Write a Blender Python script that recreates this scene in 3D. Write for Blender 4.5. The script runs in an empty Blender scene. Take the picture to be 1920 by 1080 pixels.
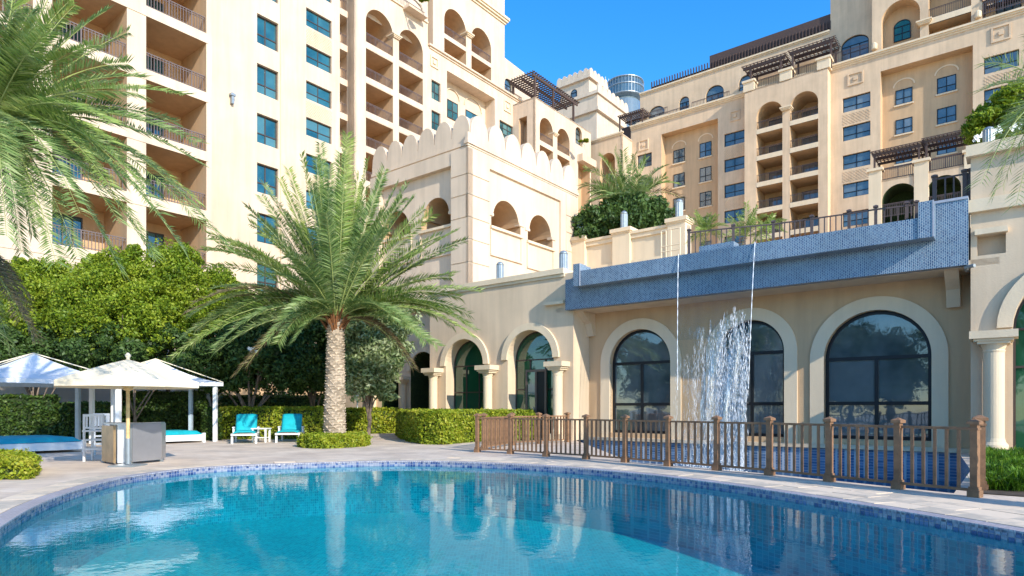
import bpy, math, random
import numpy as np
from mathutils import Vector, Matrix
from mathutils.geometry import tessellate_polygon
R = math.radians
random.seed(7)
rng = np.random.default_rng(11)
S = bpy.context.scene
C = S.collection

# ------------------------------------------------------------------ camera, sky, sun, exposure
EYE = 1.3
F_PX, CX, HY = 1200.0, 960.0, 765.0          # focal length, centre and horizon of the 1920 px wide photograph
cam = bpy.data.cameras.new('camera')
cam.lens = 36 * F_PX / 1920; cam.sensor_width = 36
cam.shift_y = (HY - 540) / 1920
cam.clip_start = .1; cam.clip_end = 3000
co = bpy.data.objects.new('camera', cam); C.objects.link(co)
co.location = (0, 0, EYE); co.rotation_euler = (R(90), 0, 0)
S.camera = co

AX = Vector((.785, -.6195)).normalized()      # the two street directions every building follows
BX = Vector((-AX.y, AX.x))
ANG = math.atan2(AX.y, AX.x)
O2 = Vector((13.1, 17.3))
# light travels along -AX with a little +BX
ld = Vector((-AX.x + .29 * BX.x, -AX.y + .29 * BX.y, -.54)).normalized()
sun = bpy.data.lights.new('sun', 'SUN'); sun.energy = 4.1; sun.angle = R(.6); sun.color = (1.0, .93, .82)
so = bpy.data.objects.new('sun', sun); C.objects.link(so)
so.rotation_euler = ld.to_track_quat('-Z', 'Y').to_euler(); so.location = (20, -20, 40)
w = bpy.data.worlds.new('World'); S.world = w; w.use_nodes = True
nt = w.node_tree
sky = nt.nodes.new('ShaderNodeTexSky'); sky.sky_type = 'NISHITA'; sky.sun_disc = False
sd = -ld
sky.sun_elevation = math.asin(sd.z); sky.sun_rotation = math.atan2(sd.x, sd.y)
sky.air_density = 1.0; sky.dust_density = .15; sky.ozone_density = 4.0; sky.altitude = 0
bg = nt.nodes['Background']; bg.inputs['Strength'].default_value = .15
hs = nt.nodes.new('ShaderNodeHueSaturation'); hs.inputs['Saturation'].default_value = 1.3; hs.inputs['Value'].default_value = 1.65
nt.links.new(sky.outputs[0], hs.inputs['Color']); nt.links.new(hs.outputs[0], bg.inputs['Color'])
S.view_settings.view_transform = 'Standard'; S.view_settings.look = 'None'
S.view_settings.exposure = .52; S.view_settings.gamma = 1; S.view_settings.use_curve_mapping = False
S.render.engine = 'CYCLES'
S.cycles.max_bounces = 8; S.cycles.transparent_max_bounces = 24

# ------------------------------------------------------------------ measuring helpers
def uvw(u, v): return O2 + u * AX + v * BX
def gp(px, py, z=0.0):                        # the point at height z seen at a pixel of the photograph
    Y = (EYE - z) * F_PX / (py - HY); return Vector(((px - CX) * Y / F_PX, Y, z))
def wp(px, py, Y): return Vector(((px - CX) * Y / F_PX, Y, EYE + (HY - py) * Y / F_PX))

class Fac:                                    # a facade plane: 'A' runs along AX (faces the pool), 'B' runs along BX (faces the sun)
    def __init__(s, kind, p): s.k, s.p = kind, p
    def pt(s, a, d, z): return (a, s.p + d, z) if s.k == 'A' else (s.p - d, a, z)
    def s(s, px, d=0):
        k = (px - CX) / F_PX
        if s.k == 'A':
            b = uvw(0, s.p + d); return (b.x - k * b.y) / (k * AX.y - AX.x)
        b = uvw(s.p - d, 0); return (b.x - k * b.y) / (k * BX.y - BX.x)
    def Y(s, px, d=0):
        a = s.s(px, d); q = s.pt(a, d, 0); return uvw(q[0], q[1]).y
    def z(s, px, py, d=0): return EYE + (HY - py) * s.Y(px, d) / F_PX

ORG = {}
def thing(name, label, cat, org, frame='W', group=None):
    o = bpy.data.objects.new(name, None); C.objects.link(o); o.empty_display_size = .2
    if frame == 'U':
        p = uvw(org[0], org[1]); o.location = (p.x, p.y, org[2]); o.rotation_euler = (0, 0, ANG)
    else: o.location = org
    o['label'] = label; o['category'] = cat
    if group: o['group'] = group
    ORG[o.name] = tuple(org)
    return o
def tag(o, label, cat, group=None, kind=None):
    if label: o['label'] = label
    if cat: o['category'] = cat
    if group: o['group'] = group
    if kind: o['kind'] = kind
    return o

class MB:
    def __init__(s): s.v = []; s.f = []
    def add(s, vs, fs):
        n = len(s.v); s.v.extend([tuple(x) for x in vs]); s.f.extend([tuple(i + n for i in f) for f in fs]); return s
    def box(s, x0, x1, y0, y1, z0, z1, T=None):
        vs = [(x, y, z) for z in (z0, z1) for (x, y) in ((x0, y0), (x1, y0), (x1, y1), (x0, y1))]
        if T: vs = [T(*p) for p in vs]
        return s.add(vs, [(0, 3, 2, 1), (4, 5, 6, 7), (0, 1, 5, 4), (1, 2, 6, 5), (2, 3, 7, 6), (3, 0, 4, 7)])
    def fbox(s, F, a0, a1, d0, d1, z0, z1): return s.box(a0, a1, d0, d1, z0, z1, F.pt)
    def cyl(s, c, r0, r1, z0, z1, n=16, cap=True):
        vs = []
        for z, r in ((z0, r0), (z1, r1)):
            vs += [(c[0] + r * math.cos(2 * math.pi * i / n), c[1] + r * math.sin(2 * math.pi * i / n), z) for i in range(n)]
        fs = [(i, (i + 1) % n, n + (i + 1) % n, n + i) for i in range(n)]
        if cap: fs += [tuple(range(n - 1, -1, -1)), tuple(range(n, 2 * n))]
        return s.add(vs, fs)
    def lathe(s, c, prof, n=20):
        vs = []; fs = []
        for r, z in prof: vs += [(c[0] + r * math.cos(2 * math.pi * i / n), c[1] + r * math.sin(2 * math.pi * i / n), z) for i in range(n)]
        for k in range(len(prof) - 1):
            for i in range(n):
                j = (i + 1) % n; fs.append((k * n + i, k * n + j, (k + 1) * n + j, (k + 1) * n + i))
        return s.add(vs, fs + [tuple(range(n - 1, -1, -1)), tuple(range((len(prof) - 1) * n, len(prof) * n))])
    def tube(s, pts, rad, n=8):
        pts = [Vector(p) for p in pts]; vs = []; fs = []
        if not hasattr(rad, '__len__'): rad = [rad] * len(pts)
        for i, p in enumerate(pts):
            t = (pts[min(i + 1, len(pts) - 1)] - pts[max(i - 1, 0)]).normalized()
            a = t.cross(Vector((0, 0, 1))) if abs(t.z) < .9 else t.cross(Vector((1, 0, 0)))
            a.normalize(); b = t.cross(a)
            vs += [p + rad[i] * (math.cos(2 * math.pi * k / n) * a + math.sin(2 * math.pi * k / n) * b) for k in range(n)]
        for i in range(len(pts) - 1):
            for k in range(n):
                j = (k + 1) % n; fs.append((i * n + k, i * n + j, (i + 1) * n + j, (i + 1) * n + k))
        fs += [tuple(range(n)), tuple(range(len(vs) - 1, len(vs) - 1 - n, -1))]
        return s.add(vs, fs)
    def beam(s, p, q, wd, h=None):                     # a square bar between two points
        h = h or wd; p = Vector(p); q = Vector(q); t = (q - p).normalized()
        a = t.cross(Vector((0, 0, 1)))
        if a.length < .01: a = Vector((1, 0, 0))
        a.normalize(); b = a.cross(t).normalized()
        vs = [e + a * wd / 2 * i + b * h / 2 * j for e in (p, q) for i, j in ((-1, -1), (1, -1), (1, 1), (-1, 1))]
        return s.add(vs, [(0, 3, 2, 1), (4, 5, 6, 7), (0, 1, 5, 4), (1, 2, 6, 5), (2, 3, 7, 6), (3, 0, 4, 7)])
    def poly(s, loops, T):                             # flat polygon with holes, T maps 2D -> 3D
        flat = [p for l in loops for p in l]
        tr = tessellate_polygon([[Vector((p[0], p[1], 0)) for p in l] for l in loops])
        
        V = [Vector(T(p)) for p in flat]
        if tr and (sum(((V[b] - V[a]).cross(V[c] - V[a]).z for a, b, c in tr)) < -1e-6): tr = [(a, c, b) for a, b, c in tr]
        return s.add(V, [tuple(t) for t in tr])
    def prism(s, F, pts, d0, d1):                      # a facade-plane outline given thickness
        n = len(pts)
        s.poly([pts], lambda p: F.pt(p[0], d0, p[1])); s.poly([pts], lambda p: F.pt(p[0], d1, p[1]))
        vs = [F.pt(a, d0, z) for a, z in pts] + [F.pt(a, d1, z) for a, z in pts]
        return s.add(vs, [(i, (i + 1) % n, n + (i + 1) % n, n + i) for i in range(n)])
    def build(s, name, m, root=None, smooth=False, org=None):
        me = bpy.data.meshes.new(name)
        o0 = org or (ORG[root.name] if root is not None and root.name in ORG else (0, 0, 0))
        me.from_pydata([(x - o0[0], y - o0[1], z - o0[2]) for x, y, z in s.v], [], s.f)
        me.materials.append(m); me.update()
        if smooth: me.shade_smooth()
        o = bpy.data.objects.new(name, me); C.objects.link(o)
        if root is not None: o.parent = root; 
        ORG.setdefault(o.name, o0) if root is not None else None
        if root is None: o.location = o0
        return o

def npmesh(name, V, k, m, root=None, org=(0, 0, 0), uvs=None):     # V: (n*k,3) array of separate k-gons
    me = bpy.data.meshes.new(name); n = len(V) // k
    V = np.asarray(V, dtype=np.float32) - np.array(org, dtype=np.float32)
    me.vertices.add(len(V)); me.vertices.foreach_set('co', V.ravel())
    me.loops.add(n * k); me.loops.foreach_set('vertex_index', np.arange(n * k, dtype=np.int32))
    me.polygons.add(n); me.polygons.foreach_set('loop_start', np.arange(0, n * k, k, dtype=np.int32))
    try: me.polygons.foreach_set('loop_total', np.full(n, k, dtype=np.int32))
    except Exception: pass
    me.materials.append(m); me.update(); me.validate()
    o = bpy.data.objects.new(name, me); C.objects.link(o)
    if root is not None: o.parent = root
    else: o.location = org
    return o

# ------------------------------------------------------------------ materials
def new_mat(name):
    m = bpy.data.materials.new(name); m.use_nodes = True
    return m, m.node_tree, m.node_tree.nodes['Principled BSDF']
def coords(nt, scale=1, obj=True):
    t = nt.nodes.new('ShaderNodeTexCoord'); mp = nt.nodes.new('ShaderNodeMapping')
    mp.inputs['Scale'].default_value = (scale,) * 3 if not hasattr(scale, '__len__') else scale
    nt.links.new(t.outputs['Object' if obj else 'Generated'], mp.inputs[0]); return mp.outputs[0]
def noise(nt, vec, sc, det=4, ro=.6):
    n = nt.nodes.new('ShaderNodeTexNoise'); n.inputs['Scale'].default_value = sc
    n.inputs['Detail'].default_value = det; n.inputs['Roughness'].default_value = ro
    nt.links.new(vec, n.inputs['Vector']); return n.outputs['Fac']
def ramp(nt, fac, stops):
    r = nt.nodes.new('ShaderNodeValToRGB'); e = r.color_ramp.elements
    while len(e) < len(stops): e.new(.5)
    for x, (p, c) in zip(e, stops): x.position = p; x.color = (*c, 1)
    nt.links.new(fac, r.inputs[0]); return r.outputs[0]
def bump(nt, h, b, st=.3, dist=.02, prev=None):
    n = nt.nodes.new('ShaderNodeBump'); n.inputs['Strength'].default_value = st; n.inputs['Distance'].default_value = dist
    nt.links.new(h, n.inputs['Height'])
    if prev: nt.links.new(prev, n.inputs['Normal'])
    nt.links.new(n.outputs[0], b.inputs['Normal']); return n.outputs[0]
def mul(c, k): return tuple(min(1, x * k) for x in c)
def stucco(name, c, var=.08, sc=.35, streak=.12):
    m, nt, b = new_mat(name); v = coords(nt)
    col = ramp(nt, noise(nt, v, sc, 5), [(.3, mul(c, 1 - var)), (.7, mul(c, 1 + var))])
    v2 = coords(nt, (1.4, 1.4, .12)); st = ramp(nt, noise(nt, v2, 1.6, 4), [(.35, (1 - streak,) * 3), (.6, (1, 1, 1))])
    mx = nt.nodes.new('ShaderNodeMix'); mx.data_type = 'RGBA'; mx.blend_type = 'MULTIPLY'; mx.inputs[0].default_value = 1
    nt.links.new(col, mx.inputs[6]); nt.links.new(st, mx.inputs[7]); nt.links.new(mx.outputs[2], b.inputs['Base Color'])
    b.inputs['Roughness'].default_value = .9
    bump(nt, noise(nt, v, 22, 3), b, .25, .02); return m
def plain(name, c, rough=.6, metal=0, var=.12, sc=6, bs=.1):
    m, nt, b = new_mat(name); v = coords(nt)
    nt.links.new(ramp(nt, noise(nt, v, sc, 4), [(.3, mul(c, 1 - var)), (.7, mul(c, 1 + var))]), b.inputs['Base Color'])
    b.inputs['Roughness'].default_value = rough; b.inputs['Metallic'].default_value = metal
    if bs: bump(nt, noise(nt, v, sc * 8, 3), b, bs, .01)
    return m
def glass(name, c, c2, spec=.9, cur=(.34, .33, .29)):
    m, nt, b = new_mat(name); v = coords(nt)
    oi = nt.nodes.new('ShaderNodeObjectInfo'); cx = nt.nodes.new('ShaderNodeMix'); cx.data_type = 'RGBA'
    cf = ramp(nt, oi.outputs['Random'], [(.55, (0, 0, 0)), (.95, (.55, .55, .55))])      # curtains or blinds behind some panes
    nt.links.new(cf, cx.inputs[0]); nt.links.new(ramp(nt, noise(nt, v, .7, 3), [(.35, c), (.65, c2)]), cx.inputs[6]); cx.inputs[7].default_value = (*cur, 1)
    nt.links.new(cx.outputs[2], b.inputs['Base Color'])
    b.inputs['Roughness'].default_value = .03
    gl = nt.nodes.new('ShaderNodeBsdfGlossy'); gl.inputs['Roughness'].default_value = .02; gl.inputs['Color'].default_value = (.8, .9, .95, 1)
    bp = bump(nt, noise(nt, v, .9, 2), b, .12, .05); nt.links.new(bp, gl.inputs['Normal'])
    mx = nt.nodes.new('ShaderNodeMixShader'); lw = nt.nodes.new('ShaderNodeFresnel'); lw.inputs['IOR'].default_value = 1.5 + spec
    nt.links.new(lw.outputs[0], mx.inputs[0]); nt.links.new(b.outputs[0], mx.inputs[1]); nt.links.new(gl.outputs[0], mx.inputs[2])
    nt.links.new(mx.outputs[0], nt.nodes['Material Output'].inputs['Surface']); return m
def leafmat(name, cols, trans=.35, rough=.5):
    m, nt, b = new_mat(name)
    g = nt.nodes.new('ShaderNodeNewGeometry'); v = coords(nt)
    n = noise(nt, v, .9, 3)
    ad = nt.nodes.new('ShaderNodeMath'); ad.operation = 'MULTIPLY_ADD'; ad.inputs[1].default_value = .6
    nt.links.new(g.outputs['Random Per Island'], ad.inputs[0])
    sb = nt.nodes.new('ShaderNodeMath'); sb.operation = 'MULTIPLY_ADD'; sb.inputs[1].default_value = 1.2; sb.inputs[2].default_value = -.4
    nt.links.new(n, sb.inputs[0]); nt.links.new(sb.outputs[0], ad.inputs[2])
    k = len(cols); c = ramp(nt, ad.outputs[0], [(i / (k - 1), x) for i, x in enumerate(cols)])
    nt.links.new(c, b.inputs['Base Color']); b.inputs['Roughness'].default_value = rough
    b.inputs['Specular IOR Level'].default_value = .35
    t = nt.nodes.new('ShaderNodeBsdfTranslucent'); nt.links.new(c, t.inputs['Color'])
    mx = nt.nodes.new('ShaderNodeMixShader'); mx.inputs[0].default_value = trans
    nt.links.new(b.outputs[0], mx.inputs[1]); nt.links.new(t.outputs[0], mx.inputs[2])
    nt.links.new(mx.outputs[0], nt.nodes['Material Output'].inputs['Surface']); return m
def tiles(name, c1, c2, cm, bw, bh, offs=.0, mortar=.006, rough=.3, axis='UZ', bs=.5):
    m, nt, b = new_mat(name)
    t = nt.nodes.new('ShaderNodeTexCoord'); sp = nt.nodes.new('ShaderNodeSeparateXYZ'); cb = nt.nodes.new('ShaderNodeCombineXYZ')
    nt.links.new(t.outputs['Object'], sp.inputs[0])
    if axis == 'UZ':
        ad = nt.nodes.new('ShaderNodeMath'); ad.operation = 'ADD'
        nt.links.new(sp.outputs[0], ad.inputs[0]); nt.links.new(sp.outputs[1], ad.inputs[1])
        nt.links.new(ad.outputs[0], cb.inputs[1]); nt.links.new(sp.outputs[2], cb.inputs[0])
    else: nt.links.new(sp.outputs[0], cb.inputs[0]); nt.links.new(sp.outputs[1], cb.inputs[1])
    br = nt.nodes.new('ShaderNodeTexBrick'); br.offset = offs; br.squash = 1
    for k, x in (('Color1', (*c1, 1)), ('Color2', (*c2, 1)), ('Mortar', (*cm, 1))): br.inputs[k].default_value = x
    br.inputs['Scale'].default_value = 1; br.inputs['Brick Width'].default_value = bw; br.inputs['Row Height'].default_value = bh
    br.inputs['Mortar Size'].default_value = mortar; br.inputs['Bias'].default_value = 0
    nt.links.new(cb.outputs[0], br.inputs['Vector'])
    v = coords(nt); vr = ramp(nt, noise(nt, v, 1.1, 5), [(.3, (.75, .75, .75)), (.7, (1, 1, 1))])
    mx = nt.nodes.new('ShaderNodeMix'); mx.data_type = 'RGBA'; mx.blend_type = 'MULTIPLY'; mx.inputs[0].default_value = 1
    nt.links.new(br.outputs['Color'], mx.inputs[6]); nt.links.new(vr, mx.inputs[7]); nt.links.new(mx.outputs[2], b.inputs['Base Color'])
    b.inputs['Roughness'].default_value = rough
    iv = nt.nodes.new('ShaderNodeMath'); iv.operation = 'SUBTRACT'; iv.inputs[0].default_value = 1; nt.links.new(br.outputs['Fac'], iv.inputs[1])
    bump(nt, iv.outputs[0], b, bs, .01); return m

M = {}
M['cream'] = stucco('cream_stucco', (.68, .53, .385), .10)
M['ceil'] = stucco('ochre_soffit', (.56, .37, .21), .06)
M['tan'] = stucco('tan_stucco', (.68, .50, .325), .12)
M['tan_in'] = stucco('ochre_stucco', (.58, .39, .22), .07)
M['sand'] = stucco('sand_stucco', (.68, .52, .35), .10)
M['trim'] = stucco('pale_trim', (.74, .59, .40), .05, streak=.08)
M['rail'] = plain('bronze_railing', (.16, .12, .11), .5, .3)
M['rail_far'] = plain('dark_bronze', (.08, .055, .05), .6)
M['wood_dark'] = plain('dark_pergola_wood', (.075, .045, .035), .7)
M['teal'] = glass('teal_glass', (.008, .06, .075), (.03, .13, .15), .15, (.12, .26, .26))
M['blue'] = glass('blue_glass', (.04, .075, .10), (.09, .14, .17), .15, (.22, .26, .27))
M['green'] = glass('green_glass', (.006, .06, .03), (.02, .11, .05), .1, (.03, .10, .06))
M['smoke'] = glass('smoky_glass', (.04, .06, .065), (.12, .15, .155), .3, (.16, .18, .18))
M['frame'] = plain('black_metal_frame', (.015, .016, .018), .4, .4)
M['frame_b'] = plain('brown_frame', (.05, .035, .03), .5)
M['bronze'] = plain('bronze_door', (.16, .12, .10), .45, .3)
M['band'] = tiles('blue_mosaic', (.02, .06, .15), (.13, .22, .31), (.34, .41, .46), .08, .05, .5, .009, .25)
M['basin'] = tiles('navy_mosaic', (.06, .13, .25), (.18, .28, .42), (.48, .52, .56), .09, .045, .5, .006, .25)
M['grill'] = plain('grey_metal_lantern', (.30, .34, .36), .45, .5)
M['white'] = plain('white_paint', (.78, .78, .76), .5, 0, .05)
M['white_plastic'] = plain('white_resin', (.80, .79, .75), .35, 0, .04, bs=0)
M['steel'] = plain('brushed_steel', (.46, .46, .47), .38, .75, .06, 3)
M['steel_warm'] = plain('amber_steel', (.38, .25, .13), .35, .6, .3, 3)
M['turq'] = plain('turquoise_cushion', (.0, .38, .43), .75, 0, .15, 4, .3)
M['canvas'] = plain('cream_canvas', (.84, .72, .52), .85, 0, .04, 3, .15)
M['canvas_w'] = plain('greyish_white_canvas', (.72, .73, .74), .85, 0, .12, 1.2, .15)
M['bamboo'] = plain('pale_bamboo', (.62, .44, .20), .5, 0, .2, 9)
M['post'] = plain('beam_and_shaded_post', (.42, .52, .60), .5, 0, .1)  # blue-grey for beams; on the back posts it stands for their shade
M['bark'] = plain('grey_bark', (.20, .15, .11), .9, 0, .35, 8, .6)
M['palmbark'] = plain('pale_palm_bark', (.46, .37, .27), .9, 0, .35, 9, .6)
M['fibre'] = plain('rusty_palm_fibre', (.22, .09, .03), .95, 0, .4, 12, .8)
M['lime'] = leafmat('lime_leaves', [(.05, .10, .008), (.15, .24, .012), (.30, .38, .025), (.44, .48, .05)])
M['dark'] = leafmat('dark_leaves', [(.02, .045, .015), (.045, .09, .02), (.08, .15, .03), (.16, .23, .06)], .3)
M['pale'] = leafmat('pale_broad_leaves', [(.08, .14, .05), (.20, .28, .10), (.38, .44, .22), (.52, .56, .34)], .35, .35)
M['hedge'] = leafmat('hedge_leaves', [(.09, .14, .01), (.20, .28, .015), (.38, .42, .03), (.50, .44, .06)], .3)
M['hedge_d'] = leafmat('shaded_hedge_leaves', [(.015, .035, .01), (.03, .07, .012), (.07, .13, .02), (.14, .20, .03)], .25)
M['dark_fill'] = plain('hedge_core_and_dark_recess', (.03, .05, .01), .95, 0, .4, 10, .8)  # inside of hedges, and near-black lining that stands for shade in arch recesses
M['grass'] = leafmat('fern_blades', [(.03, .10, .008), (.08, .20, .012), (.16, .32, .02), (.28, .42, .05)], .35)
M['frond'] = leafmat('palm_leaflets', [(.06, .13, .03), (.17, .27, .07), (.33, .42, .14), (.55, .57, .30)], .42, .42)
M['frond_l'] = leafmat('bright_palm_leaflets', [(.10, .19, .035), (.25, .36, .07), (.42, .50, .14), (.62, .62, .28)], .42, .4)
M['frond_dry'] = leafmat('dry_palm_leaflets', [(.05, .05, .02), (.14, .11, .05), (.26, .20, .10), (.34, .26, .13)], .3)
M['rachis'] = plain('frond_stem', (.30, .34, .10), .5, 0, .25, 5, 0)
M['flower'] = plain('white_petals', (.8, .8, .76), .6, 0, .05, 5, 0)
M['wood'] = plain('weathered_brown_timber', (.235, .125, .062), .65, 0, .35, 5, .4)

# ------------------------------------------------------------------ ground, pool, basin
def catmull(P, n=6, closed=True):
    out = []; L = len(P)
    for i in range(L if closed else L - 1):
        p0, p1, p2, p3 = (P[(i + k - 1) % L] if closed else P[min(max(i + k - 1, 0), L - 1)] for k in range(4))
        for j in range(n):
            t = j / n
            out.append(.5 * ((2 * p1) + (-p0 + p2) * t + (2 * p0 - 5 * p1 + 4 * p2 - p3) * t * t + (-p0 + 3 * p1 - 3 * p2 + p3) * t ** 3))
    if not closed: out.append(P[-1])
    return out
rim_px = [(-60, 1040), (0, 988), (70, 947), (150, 917), (250, 893), (400, 876), (600, 868), (760, 865), (900, 868), (1050, 876), (1200, 889),
          (1350, 907), (1500, 929), (1700, 961), (1920, 999), (2050, 1024)]
rim = [gp(x, y).to_2d() for x, y in rim_px]
rim += [Vector(p) for p in ((5.6, 4.3), (4.6, 2.6), (2.4, 1.9), (0, 1.7), (-2.2, 1.9), (-3.8, 2.8))]
rim = catmull(rim, 5)
def offset(P, d):                                       # outward offset of a closed outline
    out = []; L = len(P)
    c = sum(P, Vector((0, 0))) / L
    for i in range(L):
        t = (P[(i + 1) % L] - P[i - 1]).normalized(); n = Vector((t.y, -t.x))
        if n.dot(P[i] - c) < 0: n = -n
        out.append(P[i] + n * d)
    return out
posts_px = [(895, 848), (957, 851), (1024, 856), (1099, 861), (1172, 867), (1253, 874), (1344, 882), (1443, 891), (1555, 903), (1684, 917), (1828, 932)]
fence = [gp(x, y) for x, y in posts_px]
WALLV = 1.2
# sunken fountain basin between fence and pavilion
bas = []
fdir = (fence[-1] - fence[3]).normalized().to_2d(); fn = Vector((-fdir.y, fdir.x))
if fn.y < 0: fn = -fn
for p in fence[4:]: bas.append(p.to_2d() + fn * .22)
bas[-1] = bas[-1] - fdir * .35
wr = uvw(-.9, WALLV - .25); wl = uvw(-14.2, WALLV - .25)
bas += [bas[-1] + BX * 4.6, wr, wl]
G_DECK = thing('pool_deck_marker', 'x', 'x', (0, 0, 0)); bpy.data.objects.remove(G_DECK)

m, nt, b = new_mat('pinkish_paving')
t = coords(nt)
br = nt.nodes.new('ShaderNodeTexBrick'); br.offset = .5
for k, x in (('Color1', (.68, .54, .41, 1)), ('Color2', (.76, .63, .50, 1)), ('Mortar', (.50, .42, .35, 1))): br.inputs[k].default_value = x
br.inputs['Scale'].default_value = 1; br.inputs['Brick Width'].default_value = .42; br.inputs['Row Height'].default_value = .21; br.inputs['Mortar Size'].default_value = .006
mp = nt.nodes.new('ShaderNodeMapping'); mp.inputs['Rotation'].default_value = (0, 0, .3); nt.links.new(t, mp.inputs[0]); nt.links.new(mp.outputs[0], br.inputs['Vector'])
vr = ramp(nt, noise(nt, t, .8, 5), [(.3, (.70, .69, .70)), (.6, (1, 1, 1))])
mx = nt.nodes.new('ShaderNodeMix'); mx.data_type = 'RGBA'; mx.blend_type = 'MULTIPLY'; mx.inputs[0].default_value = 1
nt.links.new(br.outputs['Color'], mx.inputs[6]); nt.links.new(vr, mx.inputs[7]); nt.links.new(mx.outputs[2], b.inputs['Base Color'])
b.inputs['Roughness'].default_value = .8; bump(nt, noise(nt, t, 18, 4), b, .3, .01); M['pave'] = m
def stone(name, a, c, rel=.35):
    m, nt, b = new_mat(name); v = coords(nt)
    oi = nt.nodes.new('ShaderNodeObjectInfo'); ad = nt.nodes.new('ShaderNodeMath'); ad.operation = 'MULTIPLY_ADD'; ad.inputs[1].default_value = .6
    nt.links.new(oi.outputs['Random'], ad.inputs[0]); nt.links.new(noise(nt, v, 2.5, 6), ad.inputs[2])
    nt.links.new(ramp(nt, ad.outputs[0], [(.25, mul(c, .8)), (.55, a), (.8, c), (1.0, mul(a, 1.1))]), b.inputs['Base Color'])
    b.inputs['Roughness'].default_value = .7; bump(nt, noise(nt, v, 14, 5), b, rel, .015); return m
M['stone'] = stone('travertine', (.72, .58, .43), (.50, .43, .34))
M['soil'] = plain('dark_soil', (.07, .05, .035), .95, 0, .4, 5, .5)
M['rimtile'] = tiles('lilac_rim_mosaic', (.46, .43, .46), (.60, .57, .60), (.30, .28, .36), .05, .05, 0, .006, .4, 'XY')
m, nt, b = new_mat('waterline_tile'); v = coords(nt); g_ = nt.nodes.new('ShaderNodeNewGeometry')
nt.links.new(ramp(nt, g_.outputs['Random Per Island'], [(0, (.03, .06, .18)), (.35, (.10, .15, .30)), (.6, (.20, .22, .31)), (1, (.32, .32, .38))]), b.inputs['Base Color']); b.inputs['Roughness'].default_value = .2; M['wtile'] = m
M['grout'] = plain('pale_grout', (.36, .38, .43), .7, 0, .1)

big = [Vector(p) for p in ((-900, -60), (900, -60), (900, 1500), (-900, 1500))]
mb = MB(); mb.poly([big, rim, bas], lambda p: (p[0], p[1], 0)); g = mb.build('ground', M['pave']); tag(g, None, None, kind='structure')

# pool shell
PD = -1.25
mb = MB(); n = len(rim)
lo = [(p.x, p.y, PD) for p in rim]; hi = [(p.x, p.y, -.02) for p in rim]
mb.add(hi + lo, [(i, (i + 1) % n, n + (i + 1) % n, n + i) for i in range(n)])
wallmb = mb; mb = MB(); mb.poly([rim], lambda p: (p[0], p[1], PD))
m, nt, b = new_mat('turquoise_pool_mosaic'); v = coords(nt)
vo = nt.nodes.new('ShaderNodeTexBrick'); vo.offset = 0
for k, x in (('Color1', (.0, .40, .46, 1)), ('Color2', (.0, .66, .68, 1)), ('Mortar', (.10, .66, .68, 1))): vo.inputs[k].default_value = x
vo.inputs['Scale'].default_value = 1; vo.inputs['Brick Width'].default_value = .06; vo.inputs['Row Height'].default_value = .06; vo.inputs['Mortar Size'].default_value = .005
nt.links.new(v, vo.inputs['Vector'])
# rippling caustic light on the mosaic is left to the sun; only the tile colour varies here
vr = ramp(nt, noise(nt, v, .5, 4), [(.3, (.7, .8, .85)), (.7, (1, 1, 1))])
mx = nt.nodes.new('ShaderNodeMix'); mx.data_type = 'RGBA'; mx.blend_type = 'MULTIPLY'; mx.inputs[0].default_value = 1
nt.links.new(vo.outputs['Color'], mx.inputs[6]); nt.links.new(vr, mx.inputs[7]); nt.links.new(mx.outputs[2], b.inputs['Base Color'])
b.inputs['Roughness'].default_value = .5; M['pool'] = m
M['poolw'] = tiles('turquoise_pool_wall', (.0, .26, .38), (.0, .46, .56), (.08, .50, .60), .06, .06, 0, .005, .5)
o = wallmb.build('pool_wall', M['poolw']); tag(o, None, None, kind='structure')
o = mb.build('pool_floor', M['pool']); tag(o, None, None, kind='structure')

def water(name, tint, wave, sc):
    m, nt, b = new_mat(name); nt.nodes.remove(b)
    v = coords(nt, (1, 1, 1)); tr = nt.nodes.new('ShaderNodeBsdfTransparent'); tr.inputs['Color'].default_value = (*tint, 1)
    gl = nt.nodes.new('ShaderNodeBsdfGlossy'); gl.inputs['Roughness'].default_value = .015; gl.inputs['Color'].default_value = (.72, .78, .84, 1)
    fr = nt.nodes.new('ShaderNodeFresnel'); 
    ge = nt.nodes.new('ShaderNodeNewGeometry'); io = nt.nodes.new('ShaderNodeMapRange'); io.inputs[3].default_value = 1.33; io.inputs[4].default_value = 1 / 1.33
    nt.links.new(ge.outputs['Backfacing'], io.inputs[0]); nt.links.new(io.outputs[0], fr.inputs['IOR'])
    bn = nt.nodes.new('ShaderNodeBump'); bn.inputs['Strength'].default_value = wave; bn.inputs['Distance'].default_value = .05
    n1 = noise(nt, v, sc, 3, .5); n2 = noise(nt, v, sc * 6, 2, .5)
    ad = nt.nodes.new('ShaderNodeMath'); ad.operation = 'MULTIPLY_ADD'; ad.inputs[1].default_value = .3
    nt.links.new(n2, ad.inputs[0]); nt.links.new(n1, ad.inputs[2]); nt.links.new(ad.outputs[0], bn.inputs['Height'])
    nt.links.new(bn.outputs[0], gl.inputs['Normal']); nt.links.new(bn.outputs[0], fr.inputs['Normal'])
    mx = nt.nodes.new('ShaderNodeMixShader'); nt.links.new(fr.outputs[0], mx.inputs[0]); nt.links.new(tr.outputs[0], mx.inputs[1]); nt.links.new(gl.outputs[0], mx.inputs[2])
    nt.links.new(mx.outputs[0], nt.nodes['Material Output'].inputs['Surface']); return m
M['water'] = water('pool_water', (.36, .84, .88), .06, 1.8)
M['water2'] = water('basin_water', (.35, .60, .72), .5, 3)
WZ = -.105
mb = MB(); mb.poly([rim], lambda p: (p[0], p[1], WZ)); o = mb.build('pool_water', M['water']); tag(o, None, None, kind='structure')

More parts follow.
